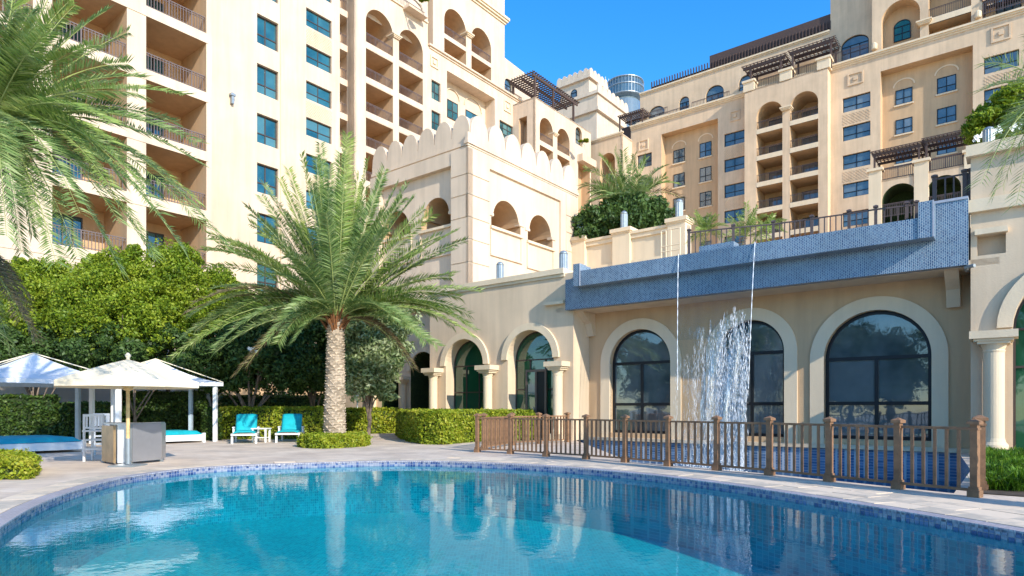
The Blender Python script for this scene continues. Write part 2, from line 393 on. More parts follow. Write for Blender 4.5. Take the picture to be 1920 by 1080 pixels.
# coping ring of lilac mosaic + three rings of travertine slabs, each slab its own piece
deck = thing('pool_coping', 'x', 'x', (0, 0, 0)); del deck['label']; del deck['category']; deck['kind'] = 'structure'
def ring(d0, d1, step, gap, name, mat, z0, z1, cond, phase=0.):
    a = offset(rim, d0); c = offset(rim, d1); L = len(a)
    cum = [0]
    for i in range(L): cum.append(cum[-1] + (a[(i + 1) % L] - a[i]).length)
    tot = cum[-1]; k = int(tot / step); st = tot / k
    def at(P, s):
        s %= tot
        for i in range(L):
            if cum[i + 1] >= s:
                t = (s - cum[i]) / max(1e-6, cum[i + 1] - cum[i]); return P[i].lerp(P[(i + 1) % L], t)
    out = []
    for i in range(k):
        s0 = (i + phase) * st; s1 = s0 + st - gap
        q = [at(a, s0), at(a, s1), at(c, s1), at(c, s0)]
        if cond(sum(q, Vector((0, 0))) / 4): out.append(q)
    return out
vis = lambda p: p.y > 3.0
mb = MB(); n = len(rim); ri = offset(rim, -.02); ro_ = offset(rim, .20)
mb.add([(p.x, p.y, .012) for p in ri] + [(p.x, p.y, .012) for p in ro_] + [(p.x, p.y, -.03) for p in ri],
       [(i, (i + 1) % n, n + (i + 1) % n, n + i) for i in range(n)] + [(i, (i + 1) % n, 2 * n + (i + 1) % n, 2 * n + i) for i in range(n)])
mb.build('coping_edge', M['rimtile'], deck)
nd = 0
for r_, (d0, d1) in enumerate(((.205, .62), (.63, 1.08), (1.09, 1.6))):
    right = (lambda p: p.y > 3 and (p.x > -1.5 or r_ == 0) and gp(1828, 932).y + 30 > p.y and (p - O2).dot(BX) < 20)
    for q in ring(d0, d1, .48 + .13 * r_, .014, 'slab', None, 0, 0, right, .5 * (r_ % 2)):
        c = sum(q, Vector((0, 0))) / 4
        if any((c - f.to_2d()).length < 0 for f in fence): continue
        # keep slabs off the basin
        if (c - fence[4].to_2d()).dot(fn) > .05 and c.x > 1.5: continue
        h = .018 + random.uniform(-.003, .003)
        mb = MB(); mb.add([(p.x, p.y, h + random.uniform(-.002, .002)) for p in q] + [(p.x, p.y, 0.001) for p in q],
                          [(0, 1, 2, 3), (0, 4, 5, 1), (1, 5, 6, 2), (2, 6, 7, 3), (3, 7, 4, 0)])
        mb.build('slab', M['stone'], deck); nd += 1
# waterline tiles: two rows of little squares, proud of pale grout
mb = MB(); n = len(rim)
gi = offset(rim, -.012)
mb.add([(p.x, p.y, .0) for p in gi] + [(p.x, p.y, -.20) for p in gi], [(i, (i + 1) % n, n + (i + 1) % n, n + i) for i in range(n)])
mb.build('grout_band', M['grout'], deck)
mb = MB()
ti = offset(rim, -.02)
cum = 0; L = len(ti)
for i in range(L):
    a, c = ti[i], ti[(i + 1) % L]
    if a.y < 3: continue
    d = (c - a).length; k = max(1, round(d / .066)); 
    for j in range(k):
        p = a.lerp(c, (j + .07) / k); q = a.lerp(c, (j + .93) / k)
        for z1 in (-.006, -.070):
            z0 = z1 - .056
            mb.add([(p.x, p.y, z0), (q.x, q.y, z0), (q.x, q.y, z1), (p.x, p.y, z1)], [(0, 1, 2, 3)])
o = mb.build('waterline_tile', M['wtile'], deck); o['kind'] = 'stuff'

# fountain basin
mb = MB(); n = len(bas); BZ = -1.5
mb.add([(p.x, p.y, 0) for p in bas] + [(p.x, p.y, BZ) for p in bas], [(i, (i + 1) % n, n + (i + 1) % n, n + i) for i in range(n)])
mb.poly([bas], lambda p: (p[0], p[1], BZ)); o = mb.build('fountain_basin', M['basin']); tag(o, None, None, kind='structure')
o.rotation_euler = (0, 0, 0)
mb = MB(); mb.poly([bas], lambda p: (p[0], p[1], -.85)); o = mb.build('fountain_water', M['water2']); tag(o, None, None, kind='structure')

# ------------------------------------------------------------------ facade kit
def arch(s0, s1, z0, zt, rise=None, n=18):
    r = (s1 - s0) / 2; rise = r if rise is None else rise; c = (s0 + s1) / 2; zs = zt - rise
    return [(s0, z0), (s1, z0)] + [(c + r * math.cos(math.pi * i / n), zs + rise * math.sin(math.pi * i / n)) for i in range(n + 1)]
def rect(s0, s1, z0, z1): return [(s0, z0), (s1, z0), (s1, z1), (s0, z1)]
def stepped_arch(s0, s1, z0, zt, st=.12, imp=None, n=16):     # arch narrower than the opening below its imposts
    r = (s1 - s0) / 2 - st; c = (s0 + s1) / 2; zs = zt - r
    return [(s0, z0), (s1, z0), (s1, zs)] + [(c + r * math.cos(math.pi * i / n), zs + r * math.sin(math.pi * i / n)) for i in range(n + 1)] + [(s0, zs)]
def wall(name, F, outline, ops, mat, root, d=0., th=.25, capmat=None):
    """facade sheet with openings; ops: (points, depth, capped). th: end return"""
    mb = MB(); loops = [outline] + [o[0] for o in ops]
    mb.poly(loops, lambda p: F.pt(p[0], d, p[1]))
    n = len(outline)
    mb.add([F.pt(a, d, z) for a, z in outline] + [F.pt(a, d + th, z) for a, z in outline], [(i, (i + 1) % n, n + (i + 1) % n, n + i) for i in range(n)])
    for pts, dep, cap in ops:
        k = len(pts); cb = MB() if (capmat and cap) else mb
        tgt = cb
        tgt.add([F.pt(a, d, z) for a, z in pts] + [F.pt(a, d + dep, z) for a, z in pts], [(i, (i + 1) % k, k + (i + 1) % k, k + i) for i in range(k)])
        if cap: cb.poly([pts], lambda p: F.pt(p[0], d + dep, p[1]))
        if cb is not mb: cb.build('recess', capmat, root)
    o = mb.build(name, mat, root)
    return o
def window(root, F, s0, s1, z0, z1, d, cols=2, rows=(.42,), gm='blue', fm='frame', fw=.06, arched=False, rise=None, label=None, name='window', colx=None):
    """frame mesh + one pane object for every light"""
    zs = z1 if not arched else z1 - (rise if rise is not None else (s1 - s0) / 2)
    xs = [s0] + (colx or [s0 + (s1 - s0) * i / cols for i in range(1, cols)]) + [s1]
    zz = [z0] + [z0 + (zs - z0) * r for r in rows] + [zs]
    cells = []
    for i in range(len(xs) - 1):
        for j in range(len(zz) - 1):
            a0 = xs[i] + (fw if i == 0 else fw / 2); a1 = xs[i + 1] - (fw if i == len(xs) - 2 else fw / 2)
            b0 = zz[j] + (fw if j == 0 else fw / 2); b1 = zz[j + 1] - (fw if (j == len(zz) - 2 and not arched) else fw / 2)
            cells.append(rect(a0, a1, b0, b1))
    out = rect(s0, s1, z0, z1)
    if arched:
        out = arch(s0, s1, z0, z1, rise); rr = (z1 - zs)
        q = arch(s0 + fw, s1 - fw, zs + fw / 2, z1 - fw, rr - fw * 1.5 if rr > fw * 3 else rr * .6)
        cells.append(q)
    mb = MB(); mb.poly([out] + cells, lambda p: F.pt(p[0], d, p[1]))
    for loop in [out] + cells:
        k = len(loop); mb.add([F.pt(a, d, z) for a, z in loop] + [F.pt(a, d + .07, z) for a, z in loop], [(i, (i + 1) % k, k + (i + 1) % k, k + i) for i in range(k)])
    fr = mb.build(name, M[fm], root)
    if label: fr['label'] = label
    for c in cells:
        mb = MB(); mb.poly([c], lambda p: F.pt(p[0], d + .045, p[1])); mb.build('pane', M[gm], fr)
    return fr
def railing(root, F, s0, s1, z0, h=1.0, d=.04, step=.14, mat='rail', t=.035, name='railing'):
    mb = MB(); mb.fbox(F, s0, s1, d, d + t * 1.6, z0 + h - t * 1.3, z0 + h); mb.fbox(F, s0, s1, d, d + t, z0 + .08, z0 + .08 + t)
    mb.fbox(F, s0, s1, d, d + t, z0 + h - .16, z0 + h - .16 + t * .7)
    n = max(2, int((s1 - s0) / step))
    for i in range(n + 1):
        a = s0 + (s1 - s0) * i / n; w_ = t * (.42 if i % 8 else .8); mb.fbox(F, a - w_, a + w_, d + .005, d + .005 + t * .8, z0, z0 + h - t)
    return mb.build(name, M[mat], root)
def cornice(root, F, s0, s1, z, prof=((.10, .12), (.20, .10)), mat='trim', d=0., ends=True):
    """steps from z upward: (projection, height)"""
    mb = MB(); zz = z
    for p, h in prof:
        mb.fbox(F, s0 - (p if ends else 0), s1 + (p if ends else 0), d - p, d + .05, zz, zz + h); zz += h + .0
    return mb.build('cornice', M[mat], root)
def archtrim(root, F, s0, s1, z0, zt, w_=.3, pr=.05, d=0., mat='trim', name='arch_surround', th=.12, rise=None, n=24):
    r = (s1 - s0) / 2; c = (s0 + s1) / 2; rise = rise or r; zs = zt - rise
    inn = [(s0, z0), ] + [(c - r * math.cos(math.pi * i / n), zs + rise * math.sin(math.pi * i / n)) for i in range(n + 1)] + [(s1, z0)]
    R2_ = r + w_; ou = [(s0 - w_, z0)] + [(c - R2_ * math.cos(math.pi * i / n), zs + (rise + w_) * math.sin(math.pi * i / n)) for i in range(n + 1)] + [(s1 + w_, z0)]
    mb = MB(); k = len(inn)
    V = [F.pt(a, d - pr, z) for a, z in inn] + [F.pt(a, d - pr, z) for a, z in ou] + [F.pt(a, d + th, z) for a, z in inn] + [F.pt(a, d + .02, z) for a, z in ou]
    fs = []
    for i in range(k - 1): fs += [(i, i + 1, k + i + 1, k + i), (i, 2 * k + i, 2 * k + i + 1, i + 1), (k + i, k + i + 1, 3 * k + i + 1, 3 * k + i)]
    mb.add(V, fs); return mb.build(name, M[mat], root)
def blind_arch(root, F, s0, s1, z, d=0., mat='trim', t=.1):
    r = (s1 - s0) / 2; c = (s0 + s1) / 2; n = 12; mb = MB()
    P = [(c + (r) * math.cos(math.pi * i / n), z + r * .8 * math.sin(math.pi * i / n)) for i in range(n + 1)]
    Q = [(c + (r - t) * math.cos(math.pi * i / n), z + (r * .8 - t) * math.sin(math.pi * i / n)) for i in range(n + 1)]
    mb.prism(F, P + Q[::-1], d - .07, d + .02); return mb.build('blind_arch', M[mat], root)
def relief(root, F, s, z, w_=1.1, h=1.1, d=0., mat='trim'):
    mb = MB(); t = .16
    for a0, a1, b0, b1 in ((-w_ / 2, w_ / 2, h / 2 - t, h / 2), (-w_ / 2, w_ / 2, -h / 2, -h / 2 + t), (-w_ / 2, -w_ / 2 + t, -h / 2 + t, h / 2 - t), (w_ / 2 - t, w_ / 2, -h / 2 + t, h / 2 - t), (-.2, .2, -.2, .2)):
        mb.fbox(F, s + a0, s + a1, d - .12, d + .02, z + b0, z + b1)
    return mb.build('relief_square', M[mat], root)
def lattice(root, F, s0, s1, z0, z1, d=0., mat='trim', step=.28):
    mb = MB(); t = .035
    mb.fbox(F, s0, s1, d + .03, d + .05, z0, z1)
    w_ = s1 - s0; h = z1 - z0
    k = -h
    while k < w_:
        for sg in (1, -1):
            a0 = max(0, k); b0 = a0 - k; a1 = min(w_, k + h); b1 = a1 - k
            if a1 - a0 < .05: continue
            x0, x1 = (s0 + a0, s0 + a1) if sg > 0 else (s1 - a0, s1 - a1)
            pts = [(x0, z0 + b0 - t), (x1, z0 + b1 - t), (x1, z0 + b1 + t), (x0, z0 + b0 + t)]
            pts = [(a, min(max(z, z0), z1)) for a, z in pts]
            mb.add([F.pt(a, d - .03, z) for a, z in pts] + [F.pt(a, d + .03, z) for a, z in pts], [(0, 1, 2, 3), (0, 1, 5, 4), (1, 2, 6, 5), (2, 3, 7, 6), (3, 0, 4, 7)])
        k += step
    return mb.build('lattice_panel', M[mat], root)
def pergola(root, F, s0, s1, d0, d1, z, zb, mat='wood_dark', ps=None, slat=.32, nm='pergola', t=.1, fascia=0):
    """slatted roof at z on posts from zb; d0 front, d1 back"""
    mb = MB()
    for s in (ps or [s0 + .1, (s0 + s1) / 2, s1 - .1]):
        for d in (d0 + .15, d1 - .15): mb.fbox(F, s - t * .7, s + t * .7, d - t * .7, d + t * .7, zb, z)
    for d in (d0 + .1, (d0 + d1) / 2, d1 - .1): mb.fbox(F, s0, s1, d - t / 2, d + t / 2, z, z + t * 2)
    n = int((s1 - s0) / slat)
    for i in range(n + 1):
        s = s0 + (s1 - s0) * i / n; mb.fbox(F, s - .035, s + .035, d0 - .25, d1 + .1, z + t * 2, z + t * 2 + .16)
    n = int((d1 - d0) / .4)
    for i in range(n + 1):
        d = d0 + (d1 - d0) * i / n; mb.fbox(F, s0 - .2, s1 + .2, d - .03, d + .03, z + t * 2 + .16, z + t * 2 + .24)
    return mb.build(nm, M[mat], root)
def capital(mb, F, s, d, z, r, k=1.):
    for i, (p, h) in enumerate(((.04, .06), (.09, .07), (.14, .08))):
        mb.fbox(F, s - r - p * k, s + r + p * k, d - r - p * k, d + r + p * k, z, z + h * k); z += h * k

# ------------------------------------------------------------------ left apartment building (faces the sun)
LB = thing('apartment_building', 'tall cream apartment building on the left with stacked balconies, teal windows and arched loggias', 'building', (-50, 0, 0), 'U')
P1, P2, P3, P4 = Fac('B', -35.2), Fac('B', -39.2), Fac('B', -50.0), Fac('B', -49.0)
GZ = 0
# stepped part with deep balconies
s = P1.s
f0 = 9.04; pitch = 3.31
ops = []; bal = []
bays = [(s(-170), s(-20)), (s(62) + .1 - 2.6, s(62) - .9)] if False else [(s(-60), s(62)), (s(98), s(238)), (s(274), s(387))]
for k in range(8):
    zb = f0 + pitch * k; zt = zb + pitch - .55
    for i, (a, c) in enumerate(bays):
        if k == 0 and i == 0: continue
        ops.append((rect(a, c, zb, zt), 3.0, True)); bal.append((a, c, zb, i, k))
e1 = s(397)
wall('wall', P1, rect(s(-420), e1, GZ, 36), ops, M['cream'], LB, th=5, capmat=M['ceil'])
for a, c, zb, i, k in bal:
    if k > 5: continue
    railing(LB, P1, a, c, zb, .95, .12, .15)
    w0 = a + (c - a) * .12; w1 = a + (c - a) * .68
    window(LB, P1, w0, w1, zb + .05, zb + 2.25, 2.92, 3 if k else 4, (), 'teal', 'frame_b', .06, name='balcony_door')
mb = MB(); 
for k in range(8):
    zb = f0 + pitch * k
    mb.fbox(P1, bays[0][0], bays[-1][1] + .1, -.03, .0, zb - .55, zb - .47)
mb.build('slab_edge', M['cream'], LB)
# window bay
s = P2.s
ops = []; wins = []
a, c = s(482), s(522)
for k in range(-1, 8):
    zt = P2.z(484, 25) + 3.31 * (1 - k) if False else P2.z(484, 25) - 3.31 * k + 3.31
    if zt < 6: continue
    ops.append((rect(a, c, zt - 1.95, zt), .28, False)); wins.append(zt)
wall('wall', P2, rect(s(390), s(526), GZ, 42), ops, M['cream'], LB, th=4)
for zt in wins: window(LB, P2, a, c, zt - 1.95, zt, .2, colx=[a + (c - a) * .45], cols=2, rows=(.36,), gm='teal', fm='frame_b', fw=.07)
lamp = MB(); lamp.fbox(P2, s(431), s(436), -.25, 0, P2.z(434, 196), P2.z(434, 176)); lamp.fbox(P2, s(429), s(438), -.3, 0, P2.z(434, 182), P2.z(434, 178)); lamp.build('wall_lamp', M['grill'], LB)
mb = MB(); mb.fbox(P2, s(525), s(527), -.06, 3, 0, 42); mb.build('joint_pier', M['sand'], LB)

# far part: windows with lattice panels, recessed slot
s = P3.s
ops = []; wins = []
a, c = s(574), s(622); zt0 = P3.z(574, 13)
for k in range(-1, 9):
    zt = zt0 - 3.3 * k
    ops.append((rect(a, c, zt - 1.65, zt), .28, False)); wins.append((k, zt))
sa, sc = s(637), s(648)
zs0 = P3.z(640, 27)
ops.append((rect(s(671), s(796), 1, 40), .01, False))
for k in range(-1, 7): ops.append((rect(sa, sc + .6, zs0 - 3.3 * k - 2.7, zs0 - 3.3 * k), 1.6, True))
# right-hand windows and tall recessed panel
w1a, w1b = s(809), s(826)
for py in (148, 205, 262): 
    z1 = P3.z(809, py); ops.append((rect(w1a, w1b, z1 - 2.1, z1), .3, False))
pa, pb = s(838), s(928); pz = P3.z(838, 132)
ops.append((rect(pa, pb, 14, pz), 1.6, True))
w4 = (s(936.6), s(962)); z4 = P3.z(937, 224)
for k in range(2): ops.append((rect(w4[0], w4[1], z4 - 3.3 * k - 2.1, z4 - 3.3 * k), .3, False))
ztop_main = P3.z(812, 92)
wall('wall', P3, [(s(520), GZ), (s(1115), GZ), (s(1115), ztop_main), (s(802), ztop_main), (s(802), 52), (s(520), 52)], ops, M['cream'], LB, th=12)
for k, zt in wins:
    window(LB, P3, a, c, zt - 1.65, zt, .2, 2, (.42,), 'teal', 'frame_b', .07)
    if k % 2 == 0: lattice(LB, P3, a, c, zt - 3.2, zt - 1.8)
for k in range(-1, 7):
    railing(LB, P3, sa, sc + .3, zs0 - 3.3 * k - 2.7, 1.0, .1, .2)
for py in (148, 205, 262):
    z1 = P3.z(809, py); window(LB, P3, w1a, w1b, z1 - 2.1, z1, .22, 2, (.45,), 'teal', 'frame_b', .07)
for k in range(2): window(LB, P3, w4[0], w4[1], z4 - 3.3 * k - 2.1, z4 - 3.3 * k, .22, 3, (.33, .66), 'teal', 'frame_b', .07)
D = 1.56
for x0, x1, y0, y1 in ((838, 858, 185, 221), (873, 900, 205, 240)):
    q0, q1 = P3.s(x0, D), P3.s(x1, D); zz = P3.z(x0, y0, D)
    for k in range(3):
        window(LB, P3, q0, q1, zz - 3.3 * k - 2.1, zz - 3.3 * k, D - .05, 2, (.45,), 'teal', 'frame_b', .08)
    blind_arch(LB, P3, q0 - .3, q1 + .3, zz + .5, D - .02)
relief(LB, P3, s(814), P3.z(814, 117), 1.2, 1.2); relief(LB, P3, s(951), P3.z(951, 200), 1.4, 1.4)
cornice(LB, P3, s(806), s(974), ztop_main - .15, ((.12, .2), (.3, .2)), 'cream')
# arcade block standing proud
s = P4.s
ops = []; bal = []
b1 = (s(686), s(737)); b2 = (s(748), s(793))
zsl = P4.z(686, 78)
pt = 3.36
for k in range(0, 9):
    zb = zsl - pt * k
    for a, c in (b1, b2):
        if k == 0:
            zt = zb + 2.2 + (c - a) / 2 * .9
            ops.append((arch(a, c, zb, zt, min((c - a) / 2, zt - zb - .3)), 3.9, True))
        else: ops.append((rect(a, c, zb, zb + pt - .6), 3.9, True))
        bal.append((a, c, zb))
ztop4 = P4.z(760, 0) + .5
ztop4 = P4.z(808, 46)
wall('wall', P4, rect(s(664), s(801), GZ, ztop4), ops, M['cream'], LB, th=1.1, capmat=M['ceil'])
mb = MB(); mb.fbox(P4, s(664), s(664) + .3, .0, 1.0, 0, ztop4); mb.build('side_wall', M['cream'], LB)
for a, c, zb in bal:
    railing(LB, P4, a, c, zb, 1.0, .1, .16)
    window(LB, P4, a + .5, a + (c - a) * .62, zb + .05, zb + 2.2, 3.8, 2, (), 'smoke', 'frame_b', .07, name='balcony_door')
    mb = MB(); mb.fbox(P4, a, c, -.02, .1, zb - .55, zb + .02); mb.build('balcony_slab', M['cream'], LB)
mb = MB(); capital(mb, P4, (b1[1] + b2[0]) / 2, .25, zsl + 2.0, .35, 1.6); mb.build('capital', M['trim'], LB)
mb = MB(); mb.fbox(P4, s(664) - .05, s(801) + .05, -.15, .3, ztop4 - .15, ztop4); mb.build('cornice', M['trim'], LB)
railing(LB, P4, s(735), s(800), ztop4, 1.1, .3, .2, 'rail')
mb = MB(); mb.fbox(P4, s(755), s(790), -1.0, 0, ztop4 - .35, ztop4 - .1); mb.build('roof_terrace_ledge', M['cream'], LB)
# tall upper loggia block
P5 = Fac('B', -50.6); s = P5.s
c1 = (s(833), s(874)); c2 = (s(884), s(921)); zl = P5.z(833, 62); zt5 = P5.z(861, 0) + .2
ztp = P5.z(940, 42)
ops = []
for a, c in (c1, c2):
    ops.append((arch(a, c, zl, zl + 1.6 + (c - a) / 2, (c - a) / 2), 4.0, True))
    ops.append((rect(a, c, ztop_main + .3, zl - .5), 4.0, True))
wall('wall', P5, rect(s(812), s(946), ztop_main - 1, ztp + 6), ops, M['cream'], LB, th=10, capmat=M['ceil'])
for a, c in (c1, c2): railing(LB, P5, a, c, zl, 1.0, .1, .2)
mb = MB(); capital(mb, P5, (c1[1] + c2[0]) / 2, .25, zl + 1.4, .35, 2); mb.build('capital', M['trim'], LB)
cornice(LB, P5, s(812), s(946), ztp, ((.15, .25), (.35, .25), (.5, .3)), 'trim')
# set-back piece carrying the small arched window
P6 = Fac('B', -51.5); s = P6.s
a, c = s(946), s(960); z1 = P6.z(953, 148)
wall('wall', P6, [(s(942), ztop_main - 1), (s(1010), ztop_main - 1), (s(1010), P6.z(985, 140)), (s(946), P6.z(946, 108)), (s(942), P6.z(946, 108))], [(arch(a, c, z1 - 2.4, z1), .3, False)], M['cream'], LB, th=6)
window(LB, P6, a, c, z1 - 2.4, z1, .2, 2, (.5,), 'blue', 'frame', .08, arched=True)
railing(LB, P3, s(925), s(968), ztop_main + .25, 1.0, .6, .25)
# pergola block
P7 = Fac('B', -46.5); s = P7.s
v0 = s(1003); v1 = s(1108)
zt7 = P7.z(1003, 181)
o1 = (s(1012), s(1037)); o2 = (s(1045), s(1068)); zb7 = P7.z(1012, 262)
ops = []
for a, c in (o1, o2):
    ops.append((arch(a, c, zb7, zb7 + 1.7 + (c - a) / 2, (c - a) / 2), 3.2, True))
    for k in (1, 2): ops.append((rect(a, c, zb7 - 3.4 * k, zb7 - 3.4 * k + 2.8), 3.2, True))
a, c = s(1079), s(1091); z1 = P7.z(1079, 235)
ops.append((arch(a, c, z1 - 2.4, z1), .35, True))
ops.append((rect(s(1084), s(1106), 12, P7.z(1084, 303)), 1.4, True))
wall('wall', P7, rect(v0, v1, GZ, zt7), ops, M['cream'], LB, th=.3, capmat=M['ceil'])
window(LB, P7, a + .05, c - .05, z1 - 2.35, z1 - .05, .3, 1, (.5,), 'smoke', 'frame', .08, arched=True)
for (a, c) in (o1, o2):
    railing(LB, P7, a, c, zb7, 1.0, .1, .2); railing(LB, P7, a, c, zb7 - 3.4, 1.0, .1, .2)
mb = MB(); capital(mb, P7, (o1[1] + o2[0]) / 2, .25, zb7 + 1.6, .3, 1.6); mb.build('capital', M['trim'], LB)
mb = MB(); mb.fbox(P7, s(1082), v1, -.9, 0, P7.z(1082, 303), P7.z(1082, 290)); mb.build('balcony_box', M['cream'], LB)
PS = Fac('A', v0)                                     # its side towards the camera
a, c = PS.s(973), PS.s(988); 
sq = [(-50, GZ), (-46.5, GZ), (-46.5, zt7), (-50, zt7)]
zq = PS.z(980, 220)
wall('side_wall', PS, sq, [(rect(max(a, -49.8), c, zq - 3.4, zq), 1.5, True)], M['cream'], LB, th=.3, capmat=M['ceil'])
pergola(LB, P7, v0 - .2, s(1085), .1, 3.8, zt7 + 2.6, zt7, slat=.45, ps=[v0 + .3, s(1040), s(1078)], t=.16, nm='roof_pergola')
mb = MB(); mb.fbox(P7, v0, v1, .0, 4, zt7 - .2, zt7); mb.build('roof', M['cream'], LB)

# ------------------------------------------------------------------ right apartment building
RB = thing('apartment_building', 'long tan apartment building on the right with loggia arches, dark pergolas and blue windows', 'building', (-20, 60, 0), 'U')
Q = Fac('A', 60.0); s = Q.s; D1 = 1.3
ops = []; wl_ = []
def wins_at(F, x0, x1, ytop, hpx, n, pitch=3.3, cols=2, rows=(.42,), d=0., keep=None):
    a, c = F.s(x0, d), F.s(x1, d); z1 = F.z(x0, ytop, d); h = hpx * F.Y(x0, d) / F_PX
    return [(a, c, z1 - pitch * k - h, z1 - pitch * k) for k in range(n) if z1 - pitch * k - h > 8]
W_a = wins_at(Q, 1195, 1222, 292, 25, 5)
W_b = wins_at(Q, 1358, 1396, 252, 24, 6)
W_c = wins_at(Q, 1580, 1632, 185, 27, 7)
W_d = wins_at(Q, 1845, 1911, 109, 31, 7)
for W_ in (W_a, W_b, W_c, W_d):
    for a, c, z0, z1 in W_: ops.append((rect(a, c, z0, z1), .3, False))
pr1 = (s(1240), s(1346)); pr2 = (s(1651), s(1824))
zp1 = Q.z(1240, 252); zp2 = Q.z(1651, 134)
zp = (zp1 + zp2) / 2
print('recess tops', zp1, zp2, 'cornice', Q.z(1564, 130), Q.z(1920, 24), Q.z(1185, 248), Q.z(1397, 187))
ops.append((rect(pr1[0], pr1[1], 5, zp1), D1, True)); ops.append((rect(pr2[0], pr2[1], 5, zp2), D1, True))
zc = Q.z(1564, 130)
ops.append((rect(s(1414), s(1541), 4, zc - 2), .01, False))
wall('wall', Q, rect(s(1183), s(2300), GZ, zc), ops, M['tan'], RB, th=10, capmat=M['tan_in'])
for W_, r_ in ((W_a, .4), (W_b, .4), (W_c, .4), (W_d, .4)):
    for i, (a, c, z0, z1) in enumerate(W_):
        window(RB, Q, a, c, z0, z1, .2, 2, (r_,), 'blue', 'frame', .08)
        if W_ is not W_a and i % 2 == 0 and i < 4: lattice(RB, Q, a, c, z0 - 1.45, z0 - .25, mat='tan', step=.35)
F1 = Fac('A', 60 + D1)
for x0, x1, yt, h, n_ in ((1263, 1284, 283, 25, 5), (1312, 1334, 270, 27, 5), (1679, 1711, 171, 28, 5), (1757, 1793, 148, 30, 5)):
    L_ = wins_at(F1, x0, x1, yt, h, n_)
    for i, (a, c, z0, z1) in enumerate(L_):
        window(RB, F1, a, c, z0, z1, -.05, 2, (.4,), 'blue', 'frame', .08)
        mb = MB(); mb.fbox(F1, a - .12, c + .12, -.16, 0, z0 - .16, z0); mb.build('window_sill', M['trim'], RB)
    a, c, z0, z1 = L_[0]; blind_arch(RB, F1, a - .25, c + .25, z1 + .35, 0, t=.14)
relief(RB, Q, s(1207), Q.z(1207, 272), 1.5, 1.5, mat='tan'); relief(RB, Q, s(1604), Q.z(1604, 147), 1.6, 1.4, mat='tan'); relief(RB, Q, s(1877), Q.z(1877, 62), 1.6, 1.6, mat='tan'); relief(RB, Q, s(1378), Q.z(1378, 217), 1.3, 1.3, mat='tan')
cornice(RB, Q, s(1183), s(2300), zc - .1, ((.1, .18), (.25, .18), (.4, .2)), 'trim', ends=False)
ZR = zc + .46
# loggia block
Q2 = Fac('A', 58.6); s = Q2.s
b1 = (s(1418.5), s(1467)); b2 = (s(1481), s(1534)); zsl = Q2.z(1418, 244)
print('loggia slabs', zsl, Q2.z(1481, 228), Q2.z(1418, 292))
ops = []; bal = []
zt = Q2.z(1397, 172)
for k in range(8):
    zb = zsl - 3.25 * k
    if zb < 6: break
    for a, c in (b1, b2):
        if k == 0: ops.append((arch(a, c, zb, zb + 1.5 + (c - a) / 2), 3.4, True))
        else: ops.append((rect(a, c, zb, zb + 2.7), 3.4, True))
        bal.append((a, c, zb))
wall('wall', Q2, rect(s(1396), s(1552), GZ, zt), ops, M['tan'], RB, th=1.5, capmat=M['tan_in'])
for a, c, zb in bal:
    railing(RB, Q2, a, c, zb, 1.0, .1, .17, 'rail_far'); window(RB, Q2, a + .5, a + 2.4, zb + .05, zb + 2.1, 3.3, 2, (), 'smoke', 'frame_b', .07, name='balcony_door')
    mb = MB(); mb.fbox(Q2, a, c, -.02, .12, zb - .55, zb + .02); mb.build('balcony_slab', M['trim'], RB)
mb = MB(); capital(mb, Q2, (b1[1] + b2[0]) / 2, .2, zsl + 1.4, .4, 1.8); mb.build('capital', M['trim'], RB)
for x0, x1 in ((1394, 1414), (1462, 1484), (1532, 1556)):
    mb = MB(); a, c = s(x0), s(x1); mb.fbox(Q2, a, c, -.1, 1.2, zt - .1, zt + 1.0); mb.fbox(Q2, a - .12, c + .12, -.25, 1.4, zt + 1.0, zt + 1.25); mb.build('roof_pier', M['trim'], RB)
railing(RB, Q2, s(1414), s(1462), zt, 1.1, .3, .2, 'rail_far'); railing(RB, Q2, s(1484), s(1532), zt, 1.1, .3, .2, 'rail_far')
mb = MB(); mb.fbox(Q2, s(1396), s(1552), 0, 2.5, zt - .2, zt); mb.build('roof', M['tan'], RB)
pergola(RB, Q2, s(1391), s(1470), .4, 3.2, zt + 2.9, zt, ps=[s(1405), s(1462)], slat=.42, t=.14, nm='roof_pergola')
pergola(RB, Q2, s(1478), s(1562), .4, 3.2, zt + 3.0, zt, ps=[s(1484), s(1556)], slat=.42, t=.14, nm='roof_pergola')
# penthouse storey set back
Q3 = Fac('A', 62.2); s = Q3.s
zt = Q3.z(1540, 62); ops = []; AW = []
for x0, x1, ya, yb in ((1215, 1246, 199, 226), (1273, 1292, 181, 211), (1323, 1357, 160, 194), (1385, 1410, 141, 168)):
    a, c = s(x0), s(x1); z1 = Q3.z((x0 + x1) / 2, ya); z0 = Q3.z((x0 + x1) / 2, yb); rs = min((c - a) / 2, 1.1)
    ops.append((arch(a, c, z0, z1, rs), .3, False)); AW.append((a, c, z0, z1, rs))
x0, x1 = 1577, 1629; a, c = s(x0), s(x1); z1 = Q3.z(1603, 66); z0 = z1 - 2.6; ops.append((arch(a, c, z0, z1, 1.0), .3, False)); AW.append((a, c, z0, z1, 1.))
wall('wall', Q3, [(s(1200), ZR - 1), (s(1648), ZR - 1), (s(1648), zt + 16), (s(1557), zt + 16), (s(1557), zt), (s(1200), zt)], ops, M['tan'], RB, th=8)
for a, c, z0, z1, rs in AW: window(RB, Q3, a, c, z0, z1, .2, 3, (.5,), 'blue', 'frame', .09, arched=True, rise=rs)
cornice(RB, Q3, s(1200), s(1556), zt - .35, ((.1, .15), (.25, .2)), 'trim', ends=False)
mb = MB(); mb.fbox(Q3, s(1222), s(1557), .2, 3, zt, zt + .5); n = 60
